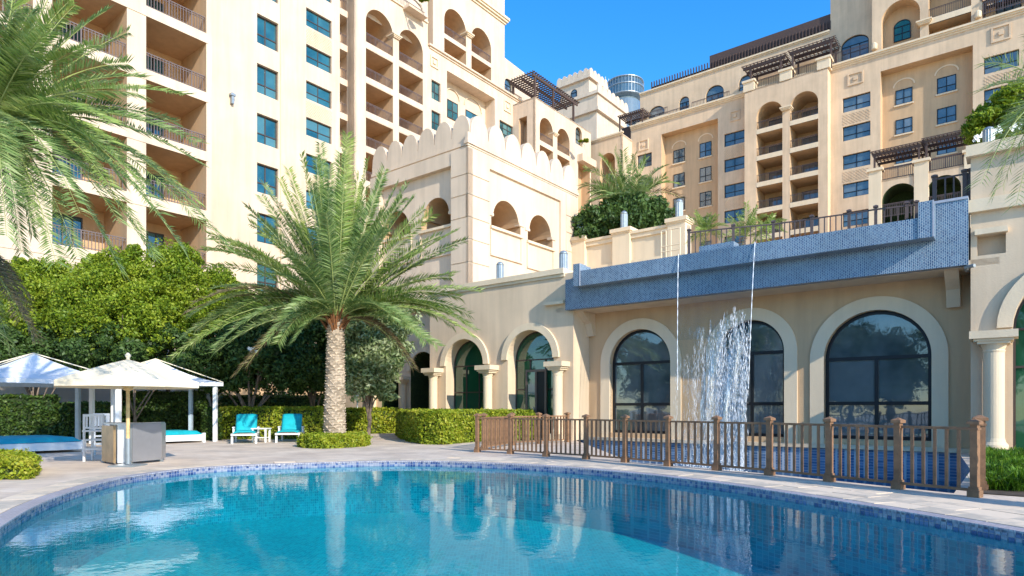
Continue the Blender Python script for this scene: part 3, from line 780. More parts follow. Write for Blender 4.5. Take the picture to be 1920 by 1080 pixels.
for i in range(n + 1):
    a = s(1222) + (s(1557) - s(1222)) * i / n; mb.fbox(Q3, a - .05, a + .05, -.1, .1, zt + .1, zt + 1.1)
mb.fbox(Q3, s(1330), s(1557), .1, 2.2, zt + .3, zt + 2.0); mb.build('roof_canopy', M['wood_dark'], RB)
for x0, x1 in ((1196, 1254), (1300, 1370)):
    a, c = s(x0, -1), s(x1, -1); z0 = Q3.z(x0, {1196: 238, 1300: 213}[x0], -1)
    mb = MB(); mb.fbox(Q3, a, c, -1.6, 0, z0 - .1, z0 + .35); mb.build('balcony_box', M['trim'], RB); railing(RB, Q3, a, c, z0 + .35, 1.0, -1.5, .2, 'rail_far')
railing(RB, Q3, s(1254), s(1300), ZR + .1, 1.0, -1.2, .2, 'rail_far')
railing(RB, Q3, s(1560), s(1632), z0 and ZR + .2, 1.5, -1.6, .12, 'rail_far')
# upper block above the cornice at the right
Q4 = Fac('A', 60.6); s = Q4.s
n1 = (s(1652.5), s(1725)); n2 = (s(1741), s(1821)); zt = Q4.z(1688, 0)
zs_ = Q4.z(1741, 36)
ops = [(arch(n1[0], n1[1], ZR, zt), 1.6, True), (rect(n2[0], n2[1], ZR, zs_ - .6), 2, True), (arch(n2[0], n2[1], zs_, zs_ + 4.5), 2, True)]
wall('wall', Q4, rect(s(1635), s(1842), ZR - .5, zt + 12), ops, M['tan'], RB, th=2, capmat=M['tan_in'])
mb = MB(); mb.fbox(Q4, n2[0], n2[1], -.02, .15, zs_ - .6, zs_ + .02); mb.build('balcony_slab', M['trim'], RB); railing(RB, Q4, n2[0], n2[1], zs_, 1.1, .1, .18, 'rail_far')
mb = MB(); capital(mb, Q4, (n1[1] + n2[0]) / 2, .2, zt - 3.6, .45, 2); mb.build('capital', M['trim'], RB)
F4 = Fac('A', 62.2); a, c = F4.s(1676), F4.s(1708); z1 = F4.z(1692, 38)
window(RB, F4, a, c, z1 - 2.3, z1, -.12, 2, (.5,), 'green', 'frame', .09, arched=True, rise=.7)
a, c = F4.s(1768), F4.s(1803); z1 = F4.z(1768, 60)
window(RB, Fac('A', 62.6), a, c, z1 - 2.0, z1, -.12, 1, (), 'smoke', 'frame', .09)
wall('wall', F4, rect(F4.s(1842), F4.s(2300), ZR - .5, zt + 12), [], M['tan'], RB, th=1)
a, c = F4.s(1868), F4.s(1915); z1 = F4.z(1868, -5)
window(RB, F4, a, c, z1 - 2.2, z1, -.1, 3, (.5,), 'blue', 'frame', .08)
railing(RB, Q4, s(1844), s(2200), ZR + .8, 1.3, -.1, .2, 'rail_far', .07)
pergola(RB, Q4, s(1842), s(2100), .0, 2.5, Q4.z(1842, 8), ZR, ps=[s(1846), s(1990)], t=.14, nm='roof_pergola')
for x in (1640, 1834):
    mb = MB(); mb.lathe((0, 0, 0), [(.25, 0), (.3, .1), (.3, .6), (.1, .8)], 10)
    q = Q4.pt(Q4.s(x), -.2, ZR + .6); mb.v = [(p[0] + q[0], p[1] + q[1], p[2] + q[2]) for p in mb.v]; mb.build('wall_lamp', M['trim'], RB)
# corner block with tall arch
Q5 = Fac('A', 57.0); s = Q5.s
a, c = s(1125), s(1153); z1 = Q5.z(1139, 287); zt5 = Q5.z(1165, 250)
wall('wall', Q5, rect(s(1106), s(1166), GZ, zt5), [(arch(a, c, 10, z1), 2.5, True)], M['tan'], RB, th=.3, capmat=M['tan_in'])
PB = Fac('B', s(1166)); wall('side_wall', PB, rect(57.0, 60.0, GZ, zt5 + .02), [], M['cream'], RB, th=.3)  # sun-facing side in paler cream than the tan block, sunlight put into colour
cornice(RB, Q5, s(1106), s(1166), zt5 - .2, ((.1, .2), (.25, .2)), 'trim')
mb = MB(); mb.fbox(Q5, s(1106), s(1166), .2, 8, zt5 - .3, zt5 - .05); mb.build('roof', M['tan'], RB)
pergola(RB, Q5, s(1160, 3), s(1205, 3), 3, 7, zt5 + 3.6, zt5, slat=.3, t=.12, nm='roof_pergola')
mb = MB(); mb.fbox(Q5, s(1166, 6), s(1200, 6), 6, 6.2, zt5, zt5 + 3.6); mb.build('timber_screen', M['wood_dark'], RB)
# low terrace block in front with two arches and pergolas
Q6 = Fac('A', 50.0); s = Q6.s
a1 = (s(1654), s(1720)); a2 = (s(1738), s(1802)); zb = Q6.z(1687, 397); ops = []
zt1 = Q6.z(1687, 344)
for a, c in (a1, a2): ops.append((arch(a, c, zb - 4, zt1, min((c - a) / 2, 1.9)), 3, True))
zt6 = Q6.z(1654, 338)
wall('wall', Q6, rect(s(1630), s(1850), GZ, zt6), ops, M['tan'], RB, th=10, capmat=M['dark_fill'])  # arch recesses lined in a near-black colour that stands for their shade
for x0, x1 in ((1629, 1653), (1714, 1741), (1808, 1836)):
    a, c = s(x0), s(x1); mb = MB(); mb.fbox(Q6, a, c, -.12, .6, zb - 6, zt6 + 1.0); mb.fbox(Q6, a - .15, c + .15, -.3, .8, zt6 + 1.0, zt6 + 1.25); mb.build('roof_pier', M['trim'], RB)
railing(RB, Q6, s(1653), s(1714), zt6, 1.2, .2, .16, 'rail_far', .06); railing(RB, Q6, s(1741), s(1808), zt6, 1.2, .2, .16, 'rail_far', .06)
for a, c in (a1, a2): railing(RB, Q6, a, c, zb - .3, 1.3, .1, .14, 'rail_far', .05)
mb = MB(); mb.fbox(Q6, s(1630), s(1850), 0, 9, zt6 - .2, zt6); mb.build('roof', M['tan'], RB)
pergola(RB, Q6, s(1634), s(1727), .4, 3.6, zt6 + 2.7, zt6, ps=[s(1638), s(1722)], slat=.3, t=.12, nm='roof_pergola')
pergola(RB, Q6, s(1731), s(1838), .4, 3.6, zt6 + 2.9, zt6, ps=[s(1736), s(1830)], slat=.3, t=.12, nm='roof_pergola')

# ------------------------------------------------------------------ crenellated tower between the wings
def merlons(root, F, s0, s1, z, n, h, th=.35, mat='cream', base=.25, m_name='merlon'):
    w_ = (s1 - s0) / n
    for i in range(n):
        a = s0 + w_ * i + .02; c = a + w_ - .04; k = 10; mid = (a + c) / 2
        pts = [(a, z), (c, z)] + [(mid + (c - mid) * math.cos(math.pi * j / k) , z + base + (h - base) * math.sin(math.pi * j / k)) for j in range(k + 1)]
        mb = MB(); mb.prism(F, pts, 0, th); mb.build(m_name, M[mat], root)
Yt = 101.; pc = wp(1119, 208, Yt); q = pc.to_2d() - O2; tu, tv = q.dot(AX), q.dot(BX)
TW = thing('corner_tower', 'cream battlemented corner tower rising where the left and right apartment wings meet', 'tower', (tu, tv, 0), 'U')
FA, FB = Fac('A', tv), Fac('B', tu)
zlow = pc.z; zmid = FB.z(1121, 179)
vend = FB.s(1160); ust = FA.s(1093)
mb = MB(); mb.box(tu - 9, tu, tv, tv + 9, 0, zlow); mb.build('wall', M['cream'], TW)
mb = MB(); mb.box(tu - 9.6, tu + .5, tv - .5, tv + 9.3, zlow, zlow + .5); mb.box(tu - 9.3, tu + .3, tv - .3, tv + 9.2, zlow + .5, zmid); mb.box(tu - 9.8, tu + .6, tv - .6, tv + 9.5, zmid, zmid + .5); mb.build('cornice', M['cream'], TW)
FBt = Fac('B', tu + .55); FAt = Fac('A', tv - .55)
merlons(TW, FBt, tv - .5, tv + 9.4, zmid + .5, 7, 1.3, .3)
# upper tier stands back
u2, v2 = tu - 1.8, tv + .6
ztop = Fac('B', u2).z(1102, 145)
mb = MB(); mb.box(u2 - 5.5, u2, v2, v2 + 5, zmid + .4, ztop); mb.build('upper_wall', M['cream'], TW)
mb = MB(); mb.box(u2 - 6, u2 + .45, v2 - .45, v2 + 5.4, ztop, ztop + .5); mb.build('upper_cornice', M['cream'], TW)
merlons(TW, Fac('B', u2 + .4), v2 - .4, v2 + 5.3, ztop + .5, 5, 1.1, .3); merlons(TW, Fac('A', v2 - .4), u2 - 6, u2 + .1, ztop + .5, 6, 1.1, .3)
F_ = Fac('A', v2); a, c = F_.s(1071), F_.s(1082); z1 = F_.z(1076, 168)
window(TW, F_, a, c, z1 - 2.6, z1, -.06, 1, (.5,), 'smoke', 'frame', .1, arched=True)

# ------------------------------------------------------------------ distant round glass tower
DT = thing('round_tower', 'distant round blue glass tower top with flared rim behind the battlemented tower', 'tower', (wp(1172, 200, 300).x, 300, 0))
cx = DT.location.x; zz = lambda y: EYE + (HY - y) * .25
mb = MB(); mb.lathe((cx, 300), [(7, 0), (7, zz(196)), (6, zz(190))], 32); mb.build('shaft', M['blue'], DT, org=(cx, 300, 0))
mb = MB(); mb.lathe((cx, 300), [(5, zz(196)), (7.2, zz(190)), (8, zz(186)), (8.4, zz(170)), (8.0, zz(158)), (6.6, zz(155)), (2, zz(153))], 36); mb.build('glass_crown', M['blue'], DT, org=(cx, 300, 0))
for zc_, r_ in ((188, 8.6), (172, 8.8), (159, 8.6)):
    mb = MB(); mb.lathe((cx, 300), [(r_ - .5, zz(zc_)), (r_, zz(zc_) + .2), (r_, zz(zc_) + .5), (r_ - .5, zz(zc_) + .7)], 36); mb.build('ring_floor', M['grill'], DT, org=(cx, 300, 0))
mb = MB()
for i in range(36):
    t = 2 * math.pi * i / 36; mb.beam((cx + 8.5 * math.cos(t), 300 + 8.5 * math.sin(t), zz(188)), (cx + 8.7 * math.cos(t), 300 + 8.7 * math.sin(t), zz(158)), .1)
for i, x in enumerate((-9, -7.5, -6)): mb.beam((cx + x, 298, zz(190)), (cx + x - .5, 298, zz(148 + i * 4)), .3)
mb.build('mullion', M['grill'], DT, org=(cx, 300, 0))

# ------------------------------------------------------------------ gatehouse with rounded battlements
gu, gv = -21.7, 2.87
GH = thing('gatehouse', 'square sand coloured gatehouse with rounded battlements and arched openings behind the centre palm', 'building', (gu, gv, 0), 'U')
GB, GA = Fac('B', gu), Fac('A', gv)
zc_ = GB.z(882, 277); LV = 9.9; LU = 7.6
def so(F, x0, x1, ya, yi, ys):
    a, c = F.s(x0), F.s(x1); xm = (x0 + x1) / 2; return a, c, F.z(xm, ys), F.z(xm, ya)
ops = []; sl = []
for x0, x1, ya, yi, ys in ((921, 976, 377, 424, 433), (989.5, 1036, 404, 440, 459)):
    a, c, z0, z1 = so(GB, x0, x1, ya, yi, ys); ops.append((stepped_arch(a, c, z0, z1, .16), 3.2, True)); sl.append((a, c, z0))
z0m = sum(x[2] for x in sl) / 2
wall('wall', GB, rect(gv, gv + LV, 5, zc_ + .7), ops, M['cream'], GH, th=.3, capmat=M['ceil'])
ops = []; sl2 = []
for x0, x1, ya, yi, ys in ((790, 846, 371, 410, 440), (717, 770, 396, 425, 459)):
    a, c, z0, z1 = so(GA, x0, x1, ya, yi, ys); z0 = z0m; ops.append((stepped_arch(a, c, z0, z1, .16), 3.2, True)); sl2.append((a, c, z0))
wall('wall', GA, rect(gu - LU, gu, 5, zc_ + .7), ops, M['cream'], GH, th=.3, capmat=M['ceil'])
# raised frame around the field: pieces proud of the wall
def frame_panel(F, s0, s1, z0, z1, zt, e0, e1, pr=.14):
    mb = MB(); mb.fbox(F, e0, e1, -pr, 0, z1, zt); mb.fbox(F, e0, s0, -pr, 0, z0, z1); mb.fbox(F, s1, e1, -pr, 0, z0, z1); return mb.build('raised_border', M['cream'], GH)
frame_panel(GB, GB.s(914), GB.s(1048), 5, GB.z(914, 317), zc_ - .02, gv + .0, gv + LV)
frame_panel(GA, gu - LU + .8, GA.s(853), 5, GA.z(852, 314), zc_ - .02, gu - LU, gu + .14, .3)
for F, L_ in ((GB, sl), (GA, sl2)):
    for a, c, z0 in L_:
        mb = MB(); mb.fbox(F, a - .12, c + .12, -.14, .35, z0 - .14, z0); mb.build('window_sill', M['trim'], GH)
        for e in (a - .05, c + .05): mb = MB(); mb.fbox(F, e - .22, e + .22, -.05, .3, z0 + .55, z0 + .7); mb.build('impost', M['cream'], GH)
        mb = MB(); zz0 = z0 - 1.5; mb.fbox(F, a - .1, c + .1, -.1, -.0, zz0 - .09, zz0); mb.fbox(F, a - .1, a, -.06, 0, zz0, z0 - .14); mb.fbox(F, c, c + .1, -.06, 0, zz0, z0 - .14); mb.build('sill_panel', M['cream'], GH)
cornice(GH, GB, gv - .2, gv + LV, zc_, ((.16, .1), (.22, .16), (.14, .44)), 'cream'); 
mb = MB()
for p, h0, h1 in ((.16, 0, .1), (.22, .1, .26), (.14, .26, .7)): mb.fbox(GA, gu - LU, gu - .002 + p, -p - .003, .1, zc_ + h0, zc_ + h1)
mb.build('cornice', M['cream'], GH)
Fm = Fac('B', gu + .14); Fn = Fac('A', gv - .14)
merlons(GH, Fm, gv - .14, gv + LV, zc_ + .7, 7, 1.08, .3, base=.05); merlons(GH, Fn, gu - LU, gu + .1, zc_ + .7, 6, 1.08, .3, base=.1)
# corner quoin blocks
ys_ = [280, 330, 368, 410, 451, 494, 535]
for i in range(6):
    za, zb_ = GB.z(882, ys_[i]) - .03, GB.z(882, ys_[i + 1]) + .03
    mb = MB(); mb.fbox(GB, gv - .34, gv + 1.35, -.18, -.0, zb_, za); mb.fbox(GA, GA.s(853) + .03, gu + .18, -.34, -.0, zb_, za); mb.build('quoin_block', M['cream'], GH)
    mb = MB(); mb.fbox(GB, gv + LV - 1.2, gv + LV + .05, -.18, -.0, zb_, za); mb.build('quoin_block', M['cream'], GH)
# inner floor and back so the openings have depth
mb = MB(); mb.box(gu - LU, gu - .3, gv + LV - .3, gv + LV, 5, zc_ + .6); mb.box(gu - LU, gu - LU + .3, gv + .3, gv + LV, 5, zc_ + .6); mb.build('back_wall', M['cream'], GH)

# ------------------------------------------------------------------ pool pavilion
PV = thing('pool_pavilion', 'low sand coloured pavilion with arcade, tall arched windows and parapet behind the pool fence', 'building', (0, 0, 0), 'U')
A0 = Fac('A', 0.0); s = A0.s; ZP = 6.75
x_l, x_r = s(806), s(1075, 0)
# arcade wall left of the window bay: arches carried by pilasters with half columns
ar = []
for x0, x1, ya in ((836, 908, 636), (952, 1038, 619)):
    a, c = s(x0), s(x1); ar.append((a, c, A0.z((x0 + x1) / 2, ya)))
colx = [s(819), s(921), s(1052)]
ops = []
ops = [(arch(a, c, .02, z1, (c - a) / 2 * 1.0), .9, False) for a, c, z1 in ar]
wall('wall', A0, rect(x_l, x_r, 0, ZP), ops, M['sand'], PV, th=1.25)
mb = MB(); mb.fbox(A0, x_l - .12, s(1060) - .02, -.14, 1.2, ZP, ZP + .22); mb.fbox(A0, x_l - .06, s(1060) - .02, -.07, -.0, ZP - .12, ZP); mb.build('parapet_cap', M['trim'], PV)
zcap = 2.95
for (a, c, z1) in ar:
    archtrim(PV, A0, a, c, z1 - (c - a) / 2, z1, .3, .1)
    fr = window(PV, A0, a, c, .02, z1, .55, 3, (.62,) if a < -16.6 else (.7,), 'green', 'frame_b', .05, arched=True)
# impost bands and columns
def column(root, F, sx, d, z0, z1, r=.2):
    q = F.pt(sx, d, 0); mb = MB(); mb.lathe((q[0], q[1]), [(r * 1.35, z0), (r * 1.35, z0 + .12), (r * 1.1, z0 + .2), (r, z0 + .3), (r, z1 - .35), (r * 1.08, z1 - .3), (r, z1 - .27), (r * 1.25, z1 - .12), (r * 1.25, z1 - .1)], 24)
    o = mb.build('column', M['trim'], root, smooth=False)
    mb = MB(); mb.fbox(F, sx - r * 1.5, sx + r * 1.5, d - r * 1.4, .0, z1 - .12, z1 - .05); mb.fbox(F, sx - r * 1.8, sx + r * 1.8, d - r * 1.6, .0, z1 - .05, z1 + .02); mb.fbox(F, sx - r * 2.2, sx + r * 2.2, d - r * 1.9, .0, z1 + .02, z1 + .22); mb.build('capital', M['trim'], o)
    mb = MB(); mb.fbox(F, sx - r * 1.8, sx + r * 1.8, d - r * 1.8, 0, 0, z0 + .01); mb.build('plinth', M['trim'], o); return o
for x in colx: column(PV, A0, x, -.24, .25, zcap)
# left, set back part of the arcade with two dark openings
A1 = Fac('A', 1.35); s1 = A1.s
ar1 = []
for x0, x1, ya in ((716, 747, 668), (770, 806, 660)):
    ar1.append((s1(x0), s1(x1) + (.5 if x1 == 806 else 0), A1.z((x0 + x1) / 2, ya)))
wall('wall', A1, rect(s1(600), x_l + .1, 0, ZP), [(arch(a, c, .02, z1), 3.5, True) for a, c, z1 in ar1], M['sand'], PV, th=.6, capmat=M['dark_fill'])  # openings lined near-black, the shade inside is put into the colour
for a, c, z1 in ar1: archtrim(PV, A1, a, c, z1 - (c - a) / 2, z1, .25, .08)
mb = MB(); mb.fbox(A1, s1(600), x_l - .14, -.14, 1.2, ZP, ZP + .22); mb.build('parapet_cap', M['trim'], PV)
column(PV, A1, s1(759), -.15, .25, 2.75, .17); column(PV, A1, s1(704), -.15, .25, 2.75, .17)
# door leaves inside the right-hand arch
a, c, z1 = ar[1]; zd = .02
mb = MB(); d = .40; a0, a1_ = s(985, .4), s(1024, .4)
hd = A0.z(1005, 697, .4)
for q in (a0, (a0 + a1_) / 2 - .04, a1_ - .09): mb.fbox(A0, q, q + .09, d, d + .08, 0.02, hd)
mb.fbox(A0, a0, a1_, d + .002, d + .078, hd, hd + .1); mb.fbox(A0, a0, a1_, d + .004, d + .076, .02, .25); dr = mb.build('door', M['bronze'], PV)
mb = MB(); mb.poly([rect(a0 + .09, (a0 + a1_) / 2 - .04, .25, hd)], lambda p: A0.pt(p[0], d + .04, p[1])); mb.build('pane', M['green'], dr)
mb = MB(); mb.fbox(A0, (a0 + a1_) / 2 + .05, a1_ - .09, d + .05, d + .1, .25, hd); mb.build('dark_doorway_panel', M['frame'], dr)  # solid black panel, the darkness behind an open leaf put into its colour
mb = MB(); mb.fbox(A0, (a0 + a1_) / 2 - .1, (a0 + a1_) / 2 - .06, d - .06, d, 1., 1.35); mb.build('handle', M['steel'], dr)
# window wall under the mosaic channel
AW_ = Fac('A', WALLV); s = AW_.s
xl, xr = s(1075), s(1835)
wn = []
for x0, x1, ya, yb in ((1144, 1258, 617, 811), (1346, 1471, 600, 820), (1545, 1747, 581, 829)):
    wn.append((s(x0), s(x1), .3, AW_.z((x0 + x1) / 2, ya)))
# centre window: same size family as its neighbours
wm = (wn[1][0], wn[1][1]); wid = [w_[1] - w_[0] for w_ in wn]
print('window widths', wid, [w_[3] for w_ in wn])
ops = [(arch(a, c, z0, z1), .35, False) for a, c, z0, z1 in wn]
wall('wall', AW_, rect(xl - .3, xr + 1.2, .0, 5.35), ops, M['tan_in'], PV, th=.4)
for a, c, z0, z1 in wn:
    archtrim(PV, AW_, a, c, .12, z1, .42, .06, n=36)
    zs = z1 - (c - a) / 2; tz = (2.95 - z0) / (zs - z0)
    window(PV, AW_, a, c, z0, z1, .2, 2, ((1.45 - z0) / (zs - z0),) if abs(zs - 2.95) < .4 else ((1.45 - z0) / (zs - z0),), 'smoke', 'frame', .11, arched=True)
mb = MB(); mb.fbox(AW_, xl, xr, -.35, -.0, .0, .12); mb.build('plinth', M['sand'], PV)
mb = MB(); mb.fbox(A0, xl - .05, xr + .5, .0, WALLV + .3, 5.2, 5.38); mb.build('soffit', M['sand'], PV)
def bracket(root, sx):
    mb = MB(); A_ = A0; P = [(0, 5.2), (0, 4.3), (.18, 4.25), (.25, 4.5), (.35, 4.75), (.75, 5.0), (1.0, 5.2)]
    vs = [(sx - .17, WALLV - p[0], p[1]) for p in P] + [(sx + .17, WALLV - p[0], p[1]) for p in P]; k = len(P)
    mb.add(vs, [tuple(range(k)), tuple(range(2 * k - 1, k - 1, -1))] + [(i, (i + 1) % k, k + (i + 1) % k, k + i) for i in range(k)]); return mb.build('bracket', M['sand'], root)
bracket(PV, s(1110)); bracket(PV, s(1787, -.3))
# right-hand wing with arch and tall column
s = A0.s; xw = s(1820); zap = A0.z(1870, 385); zpt = A0.z(1850, 291)
ra = s(1899); rb_ = ra + 3.1; za = 5.0
wall('wall', A0, rect(xw, xw + 22, 0, zpt), [(arch(ra, rb_, .02, za), .9, True), (arch(ra + 4.6, rb_ + 4.6, .02, za), .9, True), (rect(s(1832), s(1886), 6.02 - .55, 6.02), .3, True)], M['sand'], PV, th=2.2)
archtrim(PV, A0, ra, rb_, za - (rb_ - ra) / 2, za, .34, .12)
window(PV, A0, ra, rb_, .02, za, .6, 2, (.7,), 'green', 'frame_b', .06, arched=True)
column(PV, A0, s(1864), -.32, .2, 3.12, .235)
mb = MB(); mb.fbox(A0, xw - .05, xw + 22, -.16, .1, zap - .12, zap + .22); mb.build('string_course', M['trim'], PV)
mb = MB(); mb.fbox(A0, xw - .1, xw + 22, -.2, .5, zpt, zpt + .3); mb.build('parapet_cap', M['trim'], PV)
mb = MB(); q = s(1828); mb.fbox(A0, q, s(1890), -.16, .0, 6.02, 6.17); mb.build('wall_ledge', M['trim'], PV)
mb = MB(); q = s(1043); mb.fbox(A0, q - .5, q + .45, -.2, .0, 5.52, 5.64); mb.build('wall_ledge', M['trim'], PV)
mb = MB(); q = A0.pt(s(1812), -.25, 0); mb.tube([(q[0], q[1] + .5, 5.15), (q[0], q[1], 5.15), (q[0] + .2, q[1] - .15, 5.15)], .05); mb.build('water_spout', M['grill'], PV)
# roof slab of the pavilion / terrace floor
mb = MB(); mb.box(x_l - 10, xw + 22, 1.0, 24, 6.3, 6.5); mb.build('terrace_floor', M['sand'], PV)

# ------------------------------------------------------------------ blue mosaic water channel
CH = thing('mosaic_water_channel', 'long blue mosaic tiled water channel spanning above the arched windows, feeding the waterfall', 'fountain', (0, -.3, 5.2), 'U')
FB0 = Fac('A', -.3); s = FB0.s
b0, b1 = s(1060), s(1817) - .02
rt = s(1745)
mb = MB(); mb.fbox(FB0, b0, b1, 0, .3 + WALLV - .02, 5.21, 6.42); mb.build('lower_band', M['band'], CH)
mb = MB(); mb.fbox(FB0, rt, b1, 0, .9, 6.42, FB0.z(1780, 378)); mb.fbox(FB0, rt - .5, b1, .003, .9, 6.44, 6.6); mb.build('end_wall', M['band'], CH)
mb = MB(); mb.fbox(FB0, rt, b1, -.03, .93, FB0.z(1780, 378), FB0.z(1780, 378) + .07); mb.build('coping', M['grout'], CH)
FT = Fac('A', -.75); t0, t1 = FT.s(1088), FT.s(1722)
mb = MB(); mb.fbox(FT, t0, t1, 0, .448, 6.0, 6.58); mb.build('channel_front', M['band'], CH)
mb = MB(); mb.fbox(FT, t0, t1, .45, 1.3, 6.42, 6.66); mb.build('back_ledge', M['band'], CH)
mb = MB(); mb.fbox(FT, t0 - .3, t0, -.04, .448, 6.0, 6.86); mb.fbox(FT, t0 - .28, t0 - .02, .45, .8, 6.42, 6.84); mb.build('left_end_block', M['band'], CH)
mb = MB(); mb.fbox(FT, t1, t1 + .36, -.04, .448, 6.0, 7.0); mb.build('right_end_block', M['band'], CH)
mb = MB(); mb.fbox(FT, t0 - .02, t0 + .015, -.055, -.03, 6.0, 6.86); mb.fbox(FT, t1 + .33, t1 + .365, -.055, -.03, 6.0, 7.0); mb.build('corner_bead', M['grout'], CH)
mb = MB(); q = FT.s(1300); mb.fbox(FT, q, q + 1.2, .5, 1.0, 6.66, 6.9); mb.build('pump_box', M['band'], CH)

# ------------------------------------------------------------------ waterfall
m, nt, b = new_mat('falling_water'); nt.nodes.remove(b)
v = coords(nt, (6, 6, .8)); n1 = noise(nt, v, 1.2, 8, .75)
n2 = noise(nt, coords(nt, (26, 26, 3.2)), 1.0, 5, .7)
def mth(op, a, b_, clamp=False):
    q = nt.nodes.new('ShaderNodeMath'); q.operation = op; q.use_clamp = clamp
    for i, x in enumerate((a, b_)):
        if isinstance(x, (int, float)): q.inputs[i].default_value = x
        else: nt.links.new(x, q.inputs[i])
    return q.outputs[0]
tc = nt.nodes.new('ShaderNodeTexCoord'); sx = nt.nodes.new('ShaderNodeSeparateXYZ'); nt.links.new(tc.outputs['Object'], sx.inputs[0])
hi = mth('MULTIPLY', mth('SUBTRACT', sx.outputs[2], 2.4, True), .07)           # the sheet is thin high up and broken into white lower down
thin = mth('MULTIPLY', mth('SUBTRACT', 1.1, sx.outputs[0], True), .10)         # and thinner towards its left side
q_ = mth('ADD', mth('MULTIPLY', n1, .55), mth('MULTIPLY', n2, .45))
q_ = mth('SUBTRACT', mth('SUBTRACT', q_, hi), thin)
mr = nt.nodes.new('ShaderNodeMapRange'); mr.inputs[1].default_value = .42; mr.inputs[2].default_value = .62; mr.inputs[4].default_value = .9; nt.links.new(q_, mr.inputs[0])
tr = nt.nodes.new('ShaderNodeBsdfTransparent'); tr.inputs[0].default_value = (.93, .96, .97, 1)
df = nt.nodes.new('ShaderNodeBsdfDiffuse'); df.inputs[0].default_value = (.85, .88, .9, 1)
gl = nt.nodes.new('ShaderNodeBsdfGlossy'); gl.inputs['Roughness'].default_value = .15
m1 = nt.nodes.new('ShaderNodeMixShader'); m1.inputs[0].default_value = .35; nt.links.new(df.outputs[0], m1.inputs[1]); nt.links.new(gl.outputs[0], m1.inputs[2])
m2 = nt.nodes.new('ShaderNodeMixShader'); nt.links.new(mr.outputs[0], m2.inputs[0]); nt.links.new(tr.outputs[0], m2.inputs[1]); nt.links.new(m1.outputs[0], m2.inputs[2])
nt.links.new(m2.outputs[0], nt.nodes['Material Output'].inputs['Surface']); M['fall'] = m
M['film'] = water('clear_water_film', (.86, .90, .92), .5, 2.5)
M['drop'] = plain('white_water', (.85, .88, .90), .15, 0, .05, 5, 0)
FW = Fac('A', -.95); s = FW.s
s0, s1_ = s(1268), s(1412); WF = thing('waterfall', 'thin sheet of white falling water between two clear edge strands, pouring from the mosaic channel', 'waterfall', (s0, -.95, 0), 'U')
def fall_pt(t, k, off=0.):      # t 0..1 across, k metres fallen
    z = 6.62 - k; out = .35 * math.sqrt(max(0, k) / 7.5) ** 1.2
    pinch = .12 * (k / 7.4)
    return FW.pt(s0 + (s1_ - s0) * (t * (1 - pinch) + pinch * .35), -out + off + .2, z)
def sheet(name, t0, t1, k0, k1, mat, nx=24, nz=48, amp=.05, fray=.0):
    mb = MB(); vs = []
    for j in range(nz + 1):
        for i in range(nx + 1):
            t = t0 + (t1 - t0) * i / nx; kk0 = k0 + fray * abs(math.sin(i * 1.7) + .6 * math.sin(i * 3.1)); k = kk0 + (k1 - kk0) * j / nz
            vs.append(fall_pt(t, k, amp * math.sin(t * 23 + k * 1.3) + amp * .5 * math.sin(t * 51)))
    mb.add(vs, [(j * (nx + 1) + i, j * (nx + 1) + i + 1, (j + 1) * (nx + 1) + i + 1, (j + 1) * (nx + 1) + i) for j in range(nz) for i in range(nx)])
    return mb.build(name, M[mat], WF, smooth=True)
sheet('clear_film', .0, 1., 0, 3.0, 'film', amp=.015)
sheet('white_curtain', .02, .98, 2.3, 7.45, 'fall', amp=.05, fray=.5)
sheet('white_curtain', .5, .94, 2.6, 7.45, 'fall', amp=.09, fray=.9)
mb = MB()
for t in (0., 1.):
    P = [fall_pt(t if k < 40 else t, k * .1) for k in range(0, 48)]
    mb.tube(P, [.011 + .005 * math.sin(i * 1.9) for i in range(len(P))], 6)
mb.build('edge_strand', M['drop'], WF)
# beads and ragged threads of foam
oct_v = np.array([(1, 0, 0), (-1, 0, 0), (0, 1, 0), (0, -1, 0), (0, 0, 1), (0, 0, -1)], float)
oct_f = [(0, 2, 4), (2, 1, 4), (1, 3, 4), (3, 0, 4), (2, 0, 5), (1, 2, 5), (3, 1, 5), (0, 3, 5)]
mb = MB(); rr = random.Random(3)
strands = [(rr.random(), rr.uniform(1.8, 3.6)) for _ in range(26)] + [(rr.uniform(.45, .97), rr.uniform(1.6, 4.4)) for _ in range(46)]
for t, k in strands:
    k = max(k, 1.9 + 2.2 * max(0, (.8 - t))) + rr.uniform(0, .5)
    while k < 7.45:
        g_ = rr.uniform(.35, 1.) * (.5 + .5 * (k / 7.4))
        c = fall_pt(t + rr.gauss(0, .012), k, rr.gauss(0, .05)); r_ = rr.uniform(.002, .0065) * (1.25 if t > .45 else .7); l = rr.uniform(.03, .16)
        mb.add([(c[0] + q[0] * r_, c[1] + q[1] * r_, c[2] + q[2] * l) for q in oct_v], oct_f)
        k += rr.uniform(.012, .07); t += rr.gauss(0, .004)
for i in range(700):
    t = rr.random(); c = fall_pt(t, 7.45 - abs(rr.gauss(0, .25)), rr.gauss(0, .25)); r_ = rr.uniform(.008, .03)
    mb.add([(c[0] + q[0] * r_, c[1] + q[1] * r_, c[2] + q[2] * r_) for q in oct_v], oct_f)
o = mb.build('foam', M['drop'], WF, smooth=True); o['kind'] = 'stuff'

